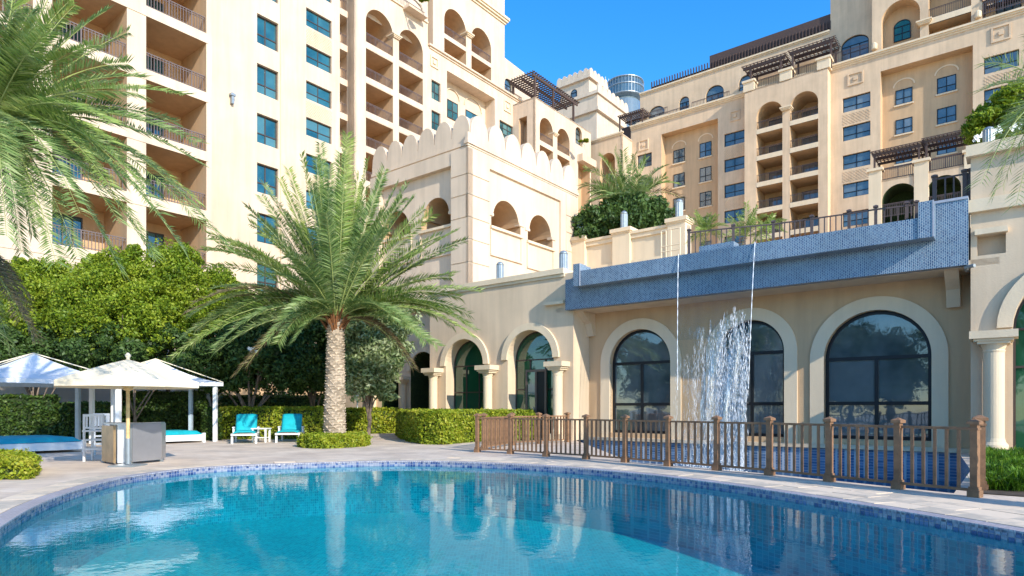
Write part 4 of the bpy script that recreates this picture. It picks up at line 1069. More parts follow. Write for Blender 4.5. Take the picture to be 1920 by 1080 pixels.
# ------------------------------------------------------------------ iron fence and garden wall on the terrace
def wfence(name, label, cat, P, h, zb, mat, pw, bw, step, rail_h, every=None, group=None, lift=.08):
    """picket fence through ground points P; every post, rail and picket is its own part"""
    root = thing(name, label, cat, (P[0].x, P[0].y, zb), group=group); org = ORG[root.name]
    def tmpl(nm, w_, z0, z1):
        mb = MB(); mb.box(-w_ / 2, w_ / 2, -w_ / 2, w_ / 2, z0, z1); return mb
    me = {}
    def put(nm, key, mbf, loc, rz):
        if key not in me:
            o = mbf().build(nm, mat, None, org=(0, 0, 0)); me[key] = o.data; o.parent = root
        else:
            o = bpy.data.objects.new(nm, me[key]); C.objects.link(o); o.parent = root
        o.location = Vector(loc) - Vector(org); o.rotation_euler = (0, 0, rz); return o
    def post():
        mb = MB(); k = pw
        mb.box(-k / 2, k / 2, -k / 2, k / 2, 0, h - .02); mb.box(-k * .8, k * .8, -k * .8, k * .8, 0, .10); mb.box(-k * .65, k * .65, -k * .65, k * .65, .10, .15); return mb
    def cap():
        mb = MB(); k = pw; mb.box(-k * .62, k * .62, -k * .62, k * .62, h - .10, h - .07); mb.box(-k * .82, k * .82, -k * .82, k * .82, h - .02, h + .025)
        mb.add([(-k * .82, -k * .82, h + .025), (k * .82, -k * .82, h + .025), (k * .82, k * .82, h + .025), (-k * .82, k * .82, h + .025), (0, 0, h + .07)], [(0, 1, 4), (1, 2, 4), (2, 3, 4), (3, 0, 4)]); return mb
    for i, p in enumerate(P):
        q = P[min(i + 1, len(P) - 1)] - P[max(i - 1, 0)]; rz = math.atan2(q.y, q.x)
        o = put('post', 'post', post, (p.x, p.y, zb), rz)
        me.setdefault('cap', None)
        if me['cap'] is None: oc = cap().build('post_cap', mat, None, org=(0, 0, 0)); me['cap'] = oc.data
        else: oc = bpy.data.objects.new('post_cap', me['cap']); C.objects.link(oc)
        oc.parent = o
    for p, q in zip(P[:-1], P[1:]):
        d = (q - p); L = d.length; rz = math.atan2(d.y, d.x); u = d / L
        for z0, z1 in ((h - rail_h - .06, h - .06), (lift, lift + rail_h)):
            mb = MB(); a = p + u * pw / 2; c = q - u * pw / 2; mb.beam((a.x, a.y, zb + (z0 + z1) / 2), (c.x, c.y, zb + (z0 + z1) / 2), .05 if pw > .07 else .035, z1 - z0); mb.build('rail', mat, root)
        n = max(1, round((L - pw) / step) - 1)
        for k in range(n):
            c = p + u * (pw / 2 + (L - pw) * (k + 1) / (n + 1))
            put('picket', 'picket', lambda: tmpl('picket', bw, lift + rail_h, h - rail_h - .06), (c.x, c.y, zb), rz)
    return root
wfence('timber_fence', 'low brown timber picket fence with square capped posts running along the pool deck', 'fence', [p.copy() for p in fence], 1.08, 0, M['wood'], .095, .038, .155, .04)
bk = [fence[0] + Vector((.15, .9, 0)), gp(960, 835), gp(1010, 832), gp(1064, 829)]
wfence('timber_fence', 'short return of brown timber fence behind the left end of the pool fence', 'fence', bk, 1.08, 0, M['wood'], .11, .045, .17, .045)
r0 = fence[-1]; wfence('timber_fence', 'short brown timber side piece closing the right end of the pool fence', 'fence', [r0 + Vector((.64, .75, 0)), r0 + Vector((.9, 1.15, 0))], 1.12, 0, M['wood'], .11, .045, .155, .045)
tf = []
for x, y in ((1292, 432), (1375, 423), (1450, 416), (1522, 406), (1592, 396), (1642, 388), (1700, 381), (1718, 379)):
    tf.append(wp(x, y, (7.75 - EYE) * F_PX / (HY - y)))
P_ = [Vector((p.x, p.y, 0)) for p in tf]
wfence('terrace_fence', 'black metal railing running along the terrace above the blue mosaic channel', 'fence', P_, 1.15, 6.6, M['rail_far'], .09, .035, .17, .04)
P_ = [Vector((*uvw(FB0.s(x), .35), 0)) for x in (1748, 1806, 1818)]
wfence('terrace_fence', 'short black metal railing standing on the tall right end of the blue mosaic wall', 'fence', P_, .95, 7.02, M['rail_far'], .1, .04, .2, .04)

TWV = 12.4; FTW = Fac('A', TWV); s = FTW.s
TWL = thing('terrace_wall', 'ochre parapet wall with capped piers and recessed panels beside the gatehouse', 'wall', (s(1075), TWV, 6.5), 'U')
ztw = FTW.z(1130, 450)
bots = 6.5
mb = MB(); mb.fbox(FTW, s(1072), s(1288), .02, .5, bots, ztw); mb.build('wall', M['trim'], TWL)
prs = [(1072, 1100), (1152, 1184), (1255, 1288)]
zc2 = FTW.z(1172, 436)
for x0, x1 in prs:
    a, c = s(x0), s(x1); mb = MB(); mb.fbox(FTW, a, c, -.25, .6, bots, zc2); mb.build('pier', M['trim'], TWL)
    mb = MB(); mb.fbox(FTW, a - .12, c + .12, -.38, .75, zc2, zc2 + .22); mb.fbox(FTW, a - .06, c + .06, -.31, .68, zc2 - .08, zc2); mb.build('pier_cap', M['trim'], TWL)
for x0, x1 in ((1100, 1152), (1184, 1255)):
    a, c = s(x0), s(x1)
    mb = MB(); mb.fbox(FTW, a, c, -.18, .6, ztw, ztw + .16); mb.build('coping', M['trim'], TWL)
    mb = MB(); mb.fbox(FTW, a, c, -.14, .02, ztw - 1.75, ztw - 1.55); mb.fbox(FTW, a, c, -.1, .02, ztw - .25, ztw - .002); mb.fbox(FTW, a, c, -.1, .02, bots, ztw - 1.75); mb.build('panel_moulding', M['trim'], TWL)
HR = thing('pipe_frame', 'thin cream pipe handrail frame standing before the right pier of the terrace wall', 'handrail', (*uvw(s(1258), 9), 6.5))
FH = Fac('A', 9.0); mb = MB()
for x in (1240, 1249, 1258, 1275):
    a = FH.s(x); q = uvw(a, 9); mb.tube([(q.x, q.y, 6.5), (q.x, q.y, FH.z(1258, 430))], .035, 6)
for y in (430, 460, 470):
    q, r_ = uvw(FH.s(1240), 9), uvw(FH.s(1275), 9); z = FH.z(1258, y); mb.tube([(q.x, q.y, z), (r_.x, r_.y, z)], .03, 6)
mb.build('pipe', M['trim'], HR)

def lantern(p, h, r, label):
    t = thing('pillar_lantern', label, 'lantern', tuple(p), group='grey domed lanterns on walls and parapets')
    x, y, z = p
    mb = MB(); mb.box(x - r * 1.15, x + r * 1.15, y - r * 1.15, y + r * 1.15, z, z + h * .07); mb.build('base', M['grill'], t)
    mb = MB(); mb.lathe((x, y), [(r, z + h * .07), (r, z + h * .8)], 14)
    for i in range(14):
        q = 2 * math.pi * i / 14; mb.beam((x + r * math.cos(q), y + r * math.sin(q), z + h * .08), (x + r * math.cos(q), y + r * math.sin(q), z + h * .79), r * .13)
    mb.build('shade', M['grill'], t)
    mb = MB(); mb.lathe((x, y), [(r * 1.08, z + h * .8), (r * 1.05, z + h * .85), (r * .8, z + h * .93), (r * .4, z + h * .98), (.01, z + h)], 14); mb.build('dome', M['grill'], t, smooth=True)
q = uvw(A0.s(931), .25); lantern((q.x, q.y, ZP + .22), .82, .16, 'grey domed lantern on the pavilion parapet below the gatehouse')
q = uvw(A0.s(1049), .3); lantern((q.x, q.y, ZP + .22), .82, .17, 'grey lantern on the parapet at the left end of the mosaic channel')
for (x0, x1), lb in zip(prs, ('grey lantern on the pier touching the gatehouse wall', 'grey lantern on the middle pier before the dark bush', 'grey lantern on the pier next to the pipe frame')):
    q = uvw((s(x0) + s(x1)) / 2, TWV + .15); lantern((q.x, q.y, zc2 + .22), 1.15, .2, lb)
q = uvw(A0.s(1853), .25); lantern((q.x, q.y, zpt + .3), .55, .13, 'grey lantern on the right wing parapet under the flowering bush')

# ------------------------------------------------------------------ vegetation kit
def leaf_quads(P, size, nrm=None, bias=.5, asp=.5, rg=rng):
    n = len(P); d = rg.normal(size=(n, 3))
    if nrm is not None: d = d + nrm * bias * 2
    d /= np.linalg.norm(d, axis=1)[:, None] + 1e-9
    a = np.cross(d, rg.normal(size=(n, 3))); a /= np.linalg.norm(a, axis=1)[:, None] + 1e-9
    b_ = np.cross(d, a); s_ = size * rg.uniform(.45, 1.5, size=(n, 1))
    V = np.empty((n, 4, 3)); V[:, 0] = P - a * s_; V[:, 1] = P - b_ * s_ * asp + d * s_ * .12; V[:, 2] = P + a * s_; V[:, 3] = P + b_ * s_ * asp + d * s_ * .12
    return V.reshape(-1, 3)
def cloud(blobs, n, seed, cl=.3, clumps=40):
    rg = np.random.default_rng(seed); P = []; N = []
    vol = np.array([b[3] * b[4] * b[5] for b in blobs]) ** .67; vol /= vol.sum()
    for bl, f in zip(blobs, vol):
        k = int(n * f); c = np.array(bl[:3]); r = np.array(bl[3:6]); K = max(8, int(clumps * f * len(blobs)))
        dr = rg.normal(size=(K, 3)); dr /= np.linalg.norm(dr, axis=1)[:, None]
        cc = c + dr * r * rg.uniform(.4, 1.02, size=(K, 1)); cr = rg.uniform(.5, 1.35, size=K)
        w_ = cr ** 2 / (cr ** 2).sum(); id_ = rg.choice(K, size=k, p=w_)
        dd = rg.normal(size=(k, 3)); dd /= np.linalg.norm(dd, axis=1)[:, None]
        rad = rg.uniform(.3, 1, size=(k, 1)) ** .5
        P.append(cc[id_] + dd * rad * r.mean() * cl * cr[id_][:, None] * np.array((1, 1, .8))); N.append(dd)
    return np.vstack(P), np.vstack(N), rg
def tree(label, cat, base, blobs, n, size, mat, trunk_r=.12, seed=1, group=None, asp=.5, name='tree', cl=.3, clumps=40, limbs=5, lean=(0, 0)):
    t = thing(name, label, cat, tuple(base), group=group)
    P, N, rg = cloud(blobs, n, seed, cl, clumps)
    P[:, 2] = np.maximum(P[:, 2], base[2] + .03)
    npmesh('crown', leaf_quads(P, size, N, .5, asp, rg), 4, M[mat], t, base)
    mb = MB(); b0 = Vector(base); rr = random.Random(seed); top = Vector(blobs[0][:3])
    k = b0.lerp(top, .35) + Vector((rr.uniform(-.2, .2), rr.uniform(-.2, .2), 0)); mb.tube([b0, b0.lerp(k, .5) + Vector((.08, 0, 0)), k], [trunk_r, trunk_r * .8, trunk_r * .7], 8)
    mb.build('trunk', M['bark'], t)
    for i in range(limbs):
        bl = blobs[i % len(blobs)]; e = Vector(bl[:3]) + Vector((rr.uniform(-.6, .6) * bl[3], rr.uniform(-.6, .6) * bl[4], rr.uniform(-.3, .5) * bl[5]))
        st = b0.lerp(k, rr.uniform(.4, 1)); md = st.lerp(e, .5) + Vector((rr.uniform(-.2, .2), rr.uniform(-.2, .2), .2))
        mb = MB(); mb.tube([st, md, e], [trunk_r * .5, trunk_r * .35, trunk_r * .12], 6); mb.build('limb', M['bark'], t)
    return t
def pblob(px, py, Y, rx, rz, ry=None):      # blob given by its place and radii in photograph pixels at depth Y
    p = wp(px, py, Y); k = Y / F_PX; return (p.x, p.y, p.z, rx * k, (ry or rx) * k, rz * k)
def hedge(label, foot, h, n, size=.045, mat='hedge', group=None, zb=0., top_bulge=.04, cat='hedge'):
    foot = [Vector((p[0], p[1])) for p in foot]; c = sum(foot, Vector((0, 0))) / len(foot)
    t = thing('hedge', label, cat, (c.x, c.y, zb), group=group)
    ins = [p.lerp(c, .06) for p in foot]; k = len(ins)
    mb = MB(); mb.add([(p.x, p.y, zb) for p in ins] + [(p.x, p.y, zb + h - .07) for p in ins], [(i, (i + 1) % k, k + (i + 1) % k, k + i) for i in range(k)])
    mb.poly([ins], lambda p: (p[0], p[1], zb + h - .07)); mb.build('twiggy_core', M['dark_fill'], t)
    rg = np.random.default_rng(len(label)); per = sum((foot[(i + 1) % k] - foot[i]).length for i in range(k)); aS = per * h
    tr_ = tessellate_polygon([[Vector((p.x, p.y, 0)) for p in foot]]); A = [abs((foot[b] - foot[a]).cross(foot[c_] - foot[a])) / 2 for a, b, c_ in tr_]; aT = sum(A)
    P = []; N = []; area = 0
    for i in range(k):
        if (foot[(i + 1) % k] - foot[i]).length < .01: continue
        a, b_ = foot[i], foot[(i + 1) % k]; d = b_ - a; m_ = int(n * d.length * h / (aS + aT)); nn = Vector((d.y, -d.x)).normalized()
        if nn.dot((a + b_) / 2 - c) < 0: nn = -nn
        u = rg.random(m_); z = rg.random(m_) * h; wv = .05 * np.sin(u * d.length * 3.1 + i * 1.7) + .03 * np.sin(z * 7 + u * 5) + rg.normal(0, .035, m_) - np.maximum(0, z - h * .8) ** 1.3 * .9
        P.append(np.stack([a.x + d.x * u + nn.x * wv, a.y + d.y * u + nn.y * wv, zb + z], 1)); N.append(np.tile((nn.x, nn.y, .2), (m_, 1)))
    for (i, j, l), ar_ in zip(tr_, A):
        m_ = int(n * ar_ / (aS + aT)); u = rg.random((m_, 2)); u[u.sum(1) > 1] = 1 - u[u.sum(1) > 1]
        a, b_, c_ = foot[i], foot[j], foot[l]; x = a.x + (b_.x - a.x) * u[:, 0] + (c_.x - a.x) * u[:, 1]; y = a.y + (b_.y - a.y) * u[:, 0] + (c_.y - a.y) * u[:, 1]
        P.append(np.stack([x, y, zb + h + top_bulge * np.sin(x * 4) * np.sin(y * 3) + rg.normal(0, .03, m_)], 1)); N.append(np.tile((0, 0, 1.), (m_, 1)))
    npmesh('foliage', leaf_quads(np.vstack(P), size, np.vstack(N), .35, .6, rg), 4, M[mat], t, (c.x, c.y, zb)); return t
def frond(root, P0, P2, lift, L=.42, n=62, mat='frond', seed=0, org=None, rad=.022, wdt=.028, name='frond', start=.12, droop=.12):
    rr = random.Random(seed); P0 = Vector(P0); P2 = Vector(P2); P1 = P0.lerp(P2, .52) + Vector((0, 0, lift * 1.12))
    bz = lambda t: (1 - t) ** 2 * P0 + 2 * t * (1 - t) * P1 + t * t * P2
    V = []; roll = rr.uniform(-.5, .5)
    for i in range(n):
        t = start + (1 - start) * (i + .5) / n; p = bz(t); T = (bz(min(1, t + .02)) - bz(t - .02)).normalized()
        sd_ = T.cross(Vector((0, 0, 1)))
        if sd_.length < .15: sd_ = T.cross(Vector((.3, 1, 0)))
        sd_.normalize(); up = sd_.cross(T).normalized()
        q = Matrix.Rotation(roll * (.3 + t), 3, T); sd_ = q @ sd_; up = q @ up
        f = math.sin(math.pi * min(1, .18 + .82 * t) ** .9) ** .6 if t < .9 else .62
        f = max(.45, f) * (.5 + .5 * min(1, (t - start) / .15 + .2))
        fw = .30 + .62 * t
        for sg in (-1, 1):
            l = L * f * rr.uniform(.85, 1.12); dr = (sd_ * sg * 1. + T * (fw + rr.uniform(-.12, .12)) + up * (.32 + rr.uniform(-.22, .22))).normalized()
            tip = p + dr * l - Vector((0, 0, droop * l * rr.uniform(.4, 1.8))); wv = T.cross(dr); 
            wv = (T * .6 + up * rr.uniform(-.5, .5)).normalized() * wdt * rr.uniform(.7, 1.1) ; md = p + dr * l * .35
            V += [p, md - wv / 2, tip, md + wv / 2]
    o = npmesh(name, np.array([tuple(x) for x in V]), 4, M[mat], root, org)
    mb = MB(); K = 9; mb.tube([bz(k / K) for k in range(K + 1)], [rad * (1 - .85 * k / K) for k in range(K + 1)], 5)
    ORG[o.name] = org; mb.build('stem', M['rachis'], o, org=org); return o
def palm(label, base, crown, tips, L, n, mat='frond', r0=.3, r1=.22, extra=0, seed=5, name='date_palm', wdt=.028, boots=True, group=None, rext=3.4, dry=6, rad=.022, frz=.15, cat='palm tree', twin=False):
    base = Vector(base); crown = Vector(crown); t = thing(name, label, cat, tuple(base), group=group); org = tuple(base); rr = random.Random(seed)
    H = (crown - base).length
    if H > .6:
        mb = MB(); K = 14; mb.tube([base.lerp(crown, k / K) + Vector((.03 * math.sin(k), 0, 0)) for k in range(K + 1)], [r0 * (1.12 if k == 0 else 1) + (r1 - r0) * k / K for k in range(K + 1)], 18); mb.build('trunk', M['palmbark'], t, org=org)
    if boots and H > .6:
        mb = MB(); rows = int(H / .095)
        for k in range(rows):
            f = k / rows; c = base.lerp(crown, f); r = (r0 + (r1 - r0) * f)
            m_ = 8
            for i in range(m_):
                a = 2 * math.pi * (i + .5 * (k % 2)) / m_ + k * .13; a += rr.uniform(-.06, .06)
                e = Vector((math.cos(a), math.sin(a), 0)); g_ = Vector((-math.sin(a), math.cos(a), 0)); hh = rr.uniform(.06, .10); w_ = r * .42; pr = rr.uniform(.035, .08)
                b0 = c + e * (r * .96); mb.add([b0 - g_ * w_, b0 + g_ * w_, b0 + e * pr + g_ * w_ * .7 + Vector((0, 0, hh)), b0 + e * pr - g_ * w_ * .7 + Vector((0, 0, hh)), b0 - e * .03 + g_ * w_ * .6 + Vector((0, 0, hh)), b0 - e * .03 - g_ * w_ * .6 + Vector((0, 0, hh))], [(0, 1, 2, 3), (3, 2, 4, 5), (1, 4, 2), (0, 3, 5)])
        o = mb.build('leaf_scar', M['palmbark'], t, org=org); o['kind'] = 'stuff'
        mb = MB()
        for i in range(46):
            a = rr.uniform(0, 6.28); e = Vector((math.cos(a), math.sin(a), 0)); z = rr.uniform(-.45, .1)
            p = crown + e * r1 * .8 + Vector((0, 0, z)); mb.tube([p, p + e * .14 + Vector((0, 0, .16)), p + e * .34 + Vector((0, 0, .42))], [.06, .045, .02], 5)
        mb.build('frond_bases', M['fibre'], t, org=org)
    if twin:
        more = []
        for tp in tips:
            Lq = (tp[0] - crown).length; more.append((tp[0] + Vector((rr.gauss(0, .09), rr.gauss(0, .12), rr.gauss(0, .07))) * Lq - (tp[0] - crown) * rr.uniform(0, .12), tp[1] * rr.uniform(.7, 1.2), *tp[2:]))
        tips = list(tips) + more
    for i, tp in enumerate(tips):
        q, lift = tp[0], tp[1]; mt = tp[2] if len(tp) > 2 else mat
        a = Vector((q[0] - crown.x, q[1] - crown.y, 0)); a = a.normalized() if a.length > .01 else Vector((0, 0, 0))
        frond(t, crown + a * r1 * .6 + Vector((0, 0, rr.uniform(-.1, frz))), q, lift, L * rr.uniform(.9, 1.1), n, mt, seed * 100 + i, org, wdt=wdt, rad=rad)
    for i in range(extra):
        a = 2 * math.pi * (i + rr.random()) / extra; el = rr.uniform(-.45, 1.25); Lf = rext * rr.uniform(.75, 1.05)
        q = crown + Vector((math.cos(a) * math.cos(el), math.sin(a) * math.cos(el), math.sin(el))) * Lf
        frond(t, crown + Vector((0, 0, .05)), q, (.55 if el < .6 else .2) * Lf * .5, L * rr.uniform(.85, 1.1), n, mat if el > -.3 or i % 2 else 'frond_dry', seed * 77 + i, org, wdt=wdt, rad=rad)
    return t

# ------------------------------------------------------------------ planting
PB_ = gp(627, 834); cr = wp(630, 600, PB_.y)
Yc = PB_.y
def T(px, py, dy, lift, *m): return (wp(px, py, Yc + dy), lift, *m)
tips = [T(655, 262, -.3, .2, 'frond_l'), T(600, 268, .6, .3), T(565, 292, -.8, .5, 'frond_l'), T(540, 318, .3, .5, 'frond_l'), T(690, 300, .8, .3, 'frond_l'), T(722, 318, -.3, .4), T(745, 345, .4, .45),
        T(495, 345, .9, .5), T(462, 388, -.6, .7), T(392, 440, .2, .9, 'frond_l'), T(388, 500, -1.2, 1.0, 'frond_l'), T(400, 540, .9, .9), T(322, 672, -1.3, 1.5, 'frond_l'), T(345, 630, .5, 1.4), T(405, 650, -2.2, 1.4),
        T(352, 585, -.3, 1.2, 'frond_dry'), T(858, 432, -.4, .55, 'frond_l'), T(850, 468, .9, .6), T(900, 545, -.5, .8, 'frond_l'), T(888, 632, -1.0, 1.4, 'frond_l'), T(800, 642, -2.0, 1.2), T(845, 520, 1.6, .7), T(795, 392, 1.2, .6), T(775, 372, -1.2, .6),
        T(560, 420, 2.4, .8), T(700, 430, 2.6, .8), T(610, 400, -2.4, .9), T(690, 440, -2.4, .8), T(540, 480, -2.6, .9), T(640, 330, 1.6, .4), T(520, 560, 2.2, .9), T(760, 560, 2.2, .9), T(740, 600, -2.2, 1.0), T(500, 640, -2.4, 1.2), T(470, 600, 1.6, 1.0), T(585, 350, -1.6, .5), T(640, 290, -1.2, .3), T(618, 310, .1, .2), T(678, 350, .4, .3), T(530, 400, .2, .6), T(720, 400, -.6, .5),
        T(425, 452, -.5, .9, 'frond_l'), T(385, 470, .4, 1.1), T(430, 590, -.8, 1.2), T(365, 620, -.2, 1.4), T(872, 452, .3, .7), T(880, 590, -.6, 1.1), T(850, 612, .5, 1.2), T(790, 470, .8, .6, 'frond_l'), T(470, 420, .2, .8, 'frond_l'), T(460, 690, -.8, 1.3, 'frond_dry'), T(780, 690, .6, 1.2, 'frond_dry')]
palm('date palm with pale ringed trunk standing in a round hedge by the pool', PB_, cr, tips, .56, 120, r0=.37, r1=.25, extra=14, seed=5, wdt=.046, rad=.03, rext=2.7, twin=True)

Yl = 11.3; cl_ = wp(-22, 232, Yl)
def T2(px, py, dy, lift, *m): return (wp(px, py, Yl + dy), lift, *m)
tips = [T2(345, 178, -.6, .5, 'frond_l'), T2(374, 305, -.2, .75), T2(382, 425, .2, 1.1), T2(345, 470, -.8, 1.2), T2(290, 480, .5, 1.15), T2(372, 380, .8, .95, 'frond_l'), T2(225, 505, -.6, 1.0), T2(105, 492, -1.2, .9), T2(60, 440, .8, .7),
        T2(140, 10, .3, .35, 'frond_l'), T2(175, 85, -.9, .4, 'frond_l'), T2(120, -60, .5, .3), T2(90, 60, -1.6, .4, 'frond_l'), T2(240, 120, .9, .5), T2(250, 330, -1.7, .8, 'frond_l'), T2(180, 300, 1.3, .8), T2(330, 250, 1.2, .6), T2(300, 400, -1.2, 1.0), T2(60, 20, -1.3, .4), T2(210, 230, -1.9, .6, 'frond_l'), T2(150, 400, -1.9, .9), T2(30, 380, -1.6, .8),
        T2(40, -100, .2, .3, 'frond_l'), T2(200, 20, .9, .4), T2(-300, 200, 0, .8), T2(-280, 420, .4, 1), T2(-200, -60, .3, .5), T2(-150, 480, -.5, 1), T2(-250, 60, -.6, .6)]
palm('tall date palm at the far left edge arching long fronds over the pool deck', gp(-95, 908), cl_, tips, .40, 110, r0=.26, r1=.2, seed=9, wdt=.032, rad=.02, extra=4, rext=2.6, twin=True)
Yk = 13.5; c3 = wp(-95, 470, Yk)
palm('shorter date palm with drooping brownish fronds at the left edge above the first cabana', gp(-110, 885), c3,
     [(wp(66, 640, Yk), .9, 'frond_dry'), (wp(40, 600, Yk - .6), .8, 'frond_dry'), (wp(20, 660, Yk + .5), .9), (wp(55, 560, Yk + .8), .7, 'frond_dry'), (wp(-20, 300, Yk), .4), (wp(-250, 560, Yk), .8), (wp(-200, 330, Yk), .5), (wp(-60, 680, Yk), .9)], .40, 84, r0=.25, r1=.2, seed=13, wdt=.03, twin=True)
Yr = 8.2; c4 = wp(2010, 175, Yr)
T4 = lambda px, py, dy, l, *m: (wp(px, py, Yr + dy), l, *m)
palm('palm at the right edge reaching dark narrow fronds into the picture above the flowering bush', gp(2060, 960), c4,
     [T4(1846, 168, 0, .25), T4(1850, 118, .3, .25), T4(1838, 345, -.3, .6), T4(1862, 372, .3, .65), T4(1905, 385, -.5, .6), T4(1855, 310, .5, .5), T4(1880, 350, .9, .6), T4(2150, 100, 0, .4), T4(2200, 300, 0, .5), T4(2050, -50, 0, .2), T4(2100, 380, -.4, .5), T4(1940, 60, -.6, .2)], .34, 46, r0=.24, r1=.18, seed=17, wdt=.016, rad=.014)
Yt_ = 41.5; c5 = wp(1178, 392, Yt_)
T5 = lambda px, py, dy, l, *m: (wp(px, py, Yt_ + dy), l, *m)
palm('palm with arching fronds on the terrace behind the dark bush and parapet wall', Vector((c5.x, c5.y, 6.5)), c5,
     [T5(1088, 350, 0, 1.2), T5(1098, 318, .5, 1.1, 'frond_l'), T5(1125, 292, -.5, .8, 'frond_l'), T5(1152, 282, .3, .4), T5(1168, 283, 0, .2), T5(1190, 290, .8, .3), T5(1212, 296, -.6, .5), T5(1245, 312, .4, .8), T5(1270, 345, -.2, 1.1, 'frond_l'), T5(1278, 372, .6, 1.2, 'frond_dry'), T5(1255, 395, -.8, 1.2), T5(1092, 392, -.5, 1.2), T5(1140, 330, 1.2, .8), T5(1220, 340, 1.3, .8), T5(1110, 365, -1.2, 1.1)], .8, 56, extra=14, seed=21, rext=3.0, wdt=.07, rad=.05, r0=.25, r1=.22)
for i, (px, py, Y, rx_, nn, lb) in enumerate(((1322, 440, 27, 1.1, 14, 'small feathery palm behind the left end of the terrace railing'), (1398, 445, 27, 1.4, 18, 'pale young palm behind the middle of the terrace railing'), (1440, 432, 26, .8, 10, 'smallest grey-green palm behind the terrace railing, right of the pale one'))):
    c = wp(px, py, Y); palm(lb, Vector((c.x, c.y, c.z - .5)), c, [], .3, 30, 'frond_l', extra=nn, seed=30 + i, rext=rx_, wdt=.04, boots=False, name='young_palm', rad=.015, group='young palms along the terrace railing')

def tr(label, px, pb, blobs, n, size, mat, **k):
    Y = blobs[0][2]; b = wp(px, HY + EYE * F_PX / Y, Y); b.z = k.pop('zb', 0)
    return tree(label, k.pop('cat', 'tree'), tuple(b), [pblob(*q) for q in blobs], n, size, mat, **k)
G1 = 'lime green trees behind the cabanas'
tr('lime green tree at the far left, rising above the first cabana', 70, 0, [(60, 590, 27, 78, 88), (20, 560, 27, 45, 60), (100, 545, 27.5, 52, 60), (45, 505, 27, 26, 26)], 52000, .058, 'lime', seed=1, group=G1, cl=.27, clumps=95)
tr('tallest lime green tree in the middle of the row behind the umbrella', 215, 0, [(205, 575, 26, 84, 92), (235, 520, 26, 58, 48), (160, 560, 26.4, 55, 65), (275, 600, 25.5, 50, 70), (180, 500, 26, 26, 26), (252, 482, 26, 24, 24)], 80000, .058, 'lime', seed=2, group=G1, cl=.25, clumps=130)
tr('lime green tree reaching above the balcony corner, right of the tallest', 320, 0, [(315, 545, 28, 66, 80), (335, 500, 28, 40, 40), (350, 590, 27.5, 50, 55), (300, 484, 28, 22, 26), (365, 505, 28, 20, 24)], 52000, .058, 'lime', seed=3, group=G1, cl=.27, clumps=95)
tr('rightmost lime green tree partly behind the date palm fronds', 405, 0, [(400, 575, 29, 58, 70), (430, 555, 29, 40, 45)], 40000, .06, 'lime', seed=4, group=G1, cl=.27, clumps=75)
G2 = 'dark understorey shrubs'
tr('dark green shrub under the leftmost lime tree', 60, 0, [(50, 665, 26, 85, 45), (130, 665, 26, 60, 38)], 18000, .07, 'dark', seed=5, group=G2, name='shrub', cat='shrub', trunk_r=.07)
tr('dark green shrub behind the umbrella top', 250, 0, [(230, 665, 25.5, 80, 48), (330, 660, 26, 70, 52)], 22000, .07, 'dark', seed=6, group=G2, name='shrub', cat='shrub', trunk_r=.07)
tr('dark leaved tree with spreading grey limbs left of the date palm trunk', 470, 0, [(480, 660, 28, 88, 70), (430, 700, 28, 60, 45), (540, 690, 28, 60, 55), (500, 610, 28.5, 70, 50)], 44000, .08, 'dark', seed=7, trunk_r=.12, limbs=12, clumps=120, cl=.26)
tr('dark tree directly behind the date palm trunk', 590, 0, [(580, 650, 29, 62, 66), (600, 700, 28.5, 50, 40), (600, 600, 29.5, 50, 40)], 30000, .08, 'dark', seed=8, trunk_r=.1, limbs=9, clumps=90)
tr('frangipani tree with pale broad leaves right of the date palm trunk', 690, 0, [(690, 620, 27.5, 56, 52), (705, 680, 27, 48, 48), (668, 705, 26.6, 34, 44), (742, 605, 28, 40, 36), (660, 640, 27, 34, 55), (730, 655, 27.4, 40, 36), (715, 730, 27, 26, 26)], 30000, .095, 'pale', seed=10, trunk_r=.09, asp=.42, limbs=12, clumps=110, cl=.34)
mb = MB(); rr = random.Random(4)
fl = thing('white_blossom', 'cluster of white frangipani blossoms in the dark tree left of the palm trunk', 'flower', tuple(wp(472, 656, 25.4))); 
for i in range(14):
    p = wp(472 + rr.gauss(0, 4), 656 + rr.gauss(0, 3), 25.4 + rr.gauss(0, .05))
    for k in range(5):
        a = k * 1.257; mb.add([p, p + Vector((math.cos(a) * .05, -.02, math.sin(a) * .05)), p + Vector((math.cos(a + .5) * .07, -.03, math.sin(a + .5) * .07)), p + Vector((math.cos(a + 1) * .05, -.02, math.sin(a + 1) * .05))], [(0, 1, 2, 3)])
mb.build('petal', M['flower'], fl)['kind'] = 'stuff'

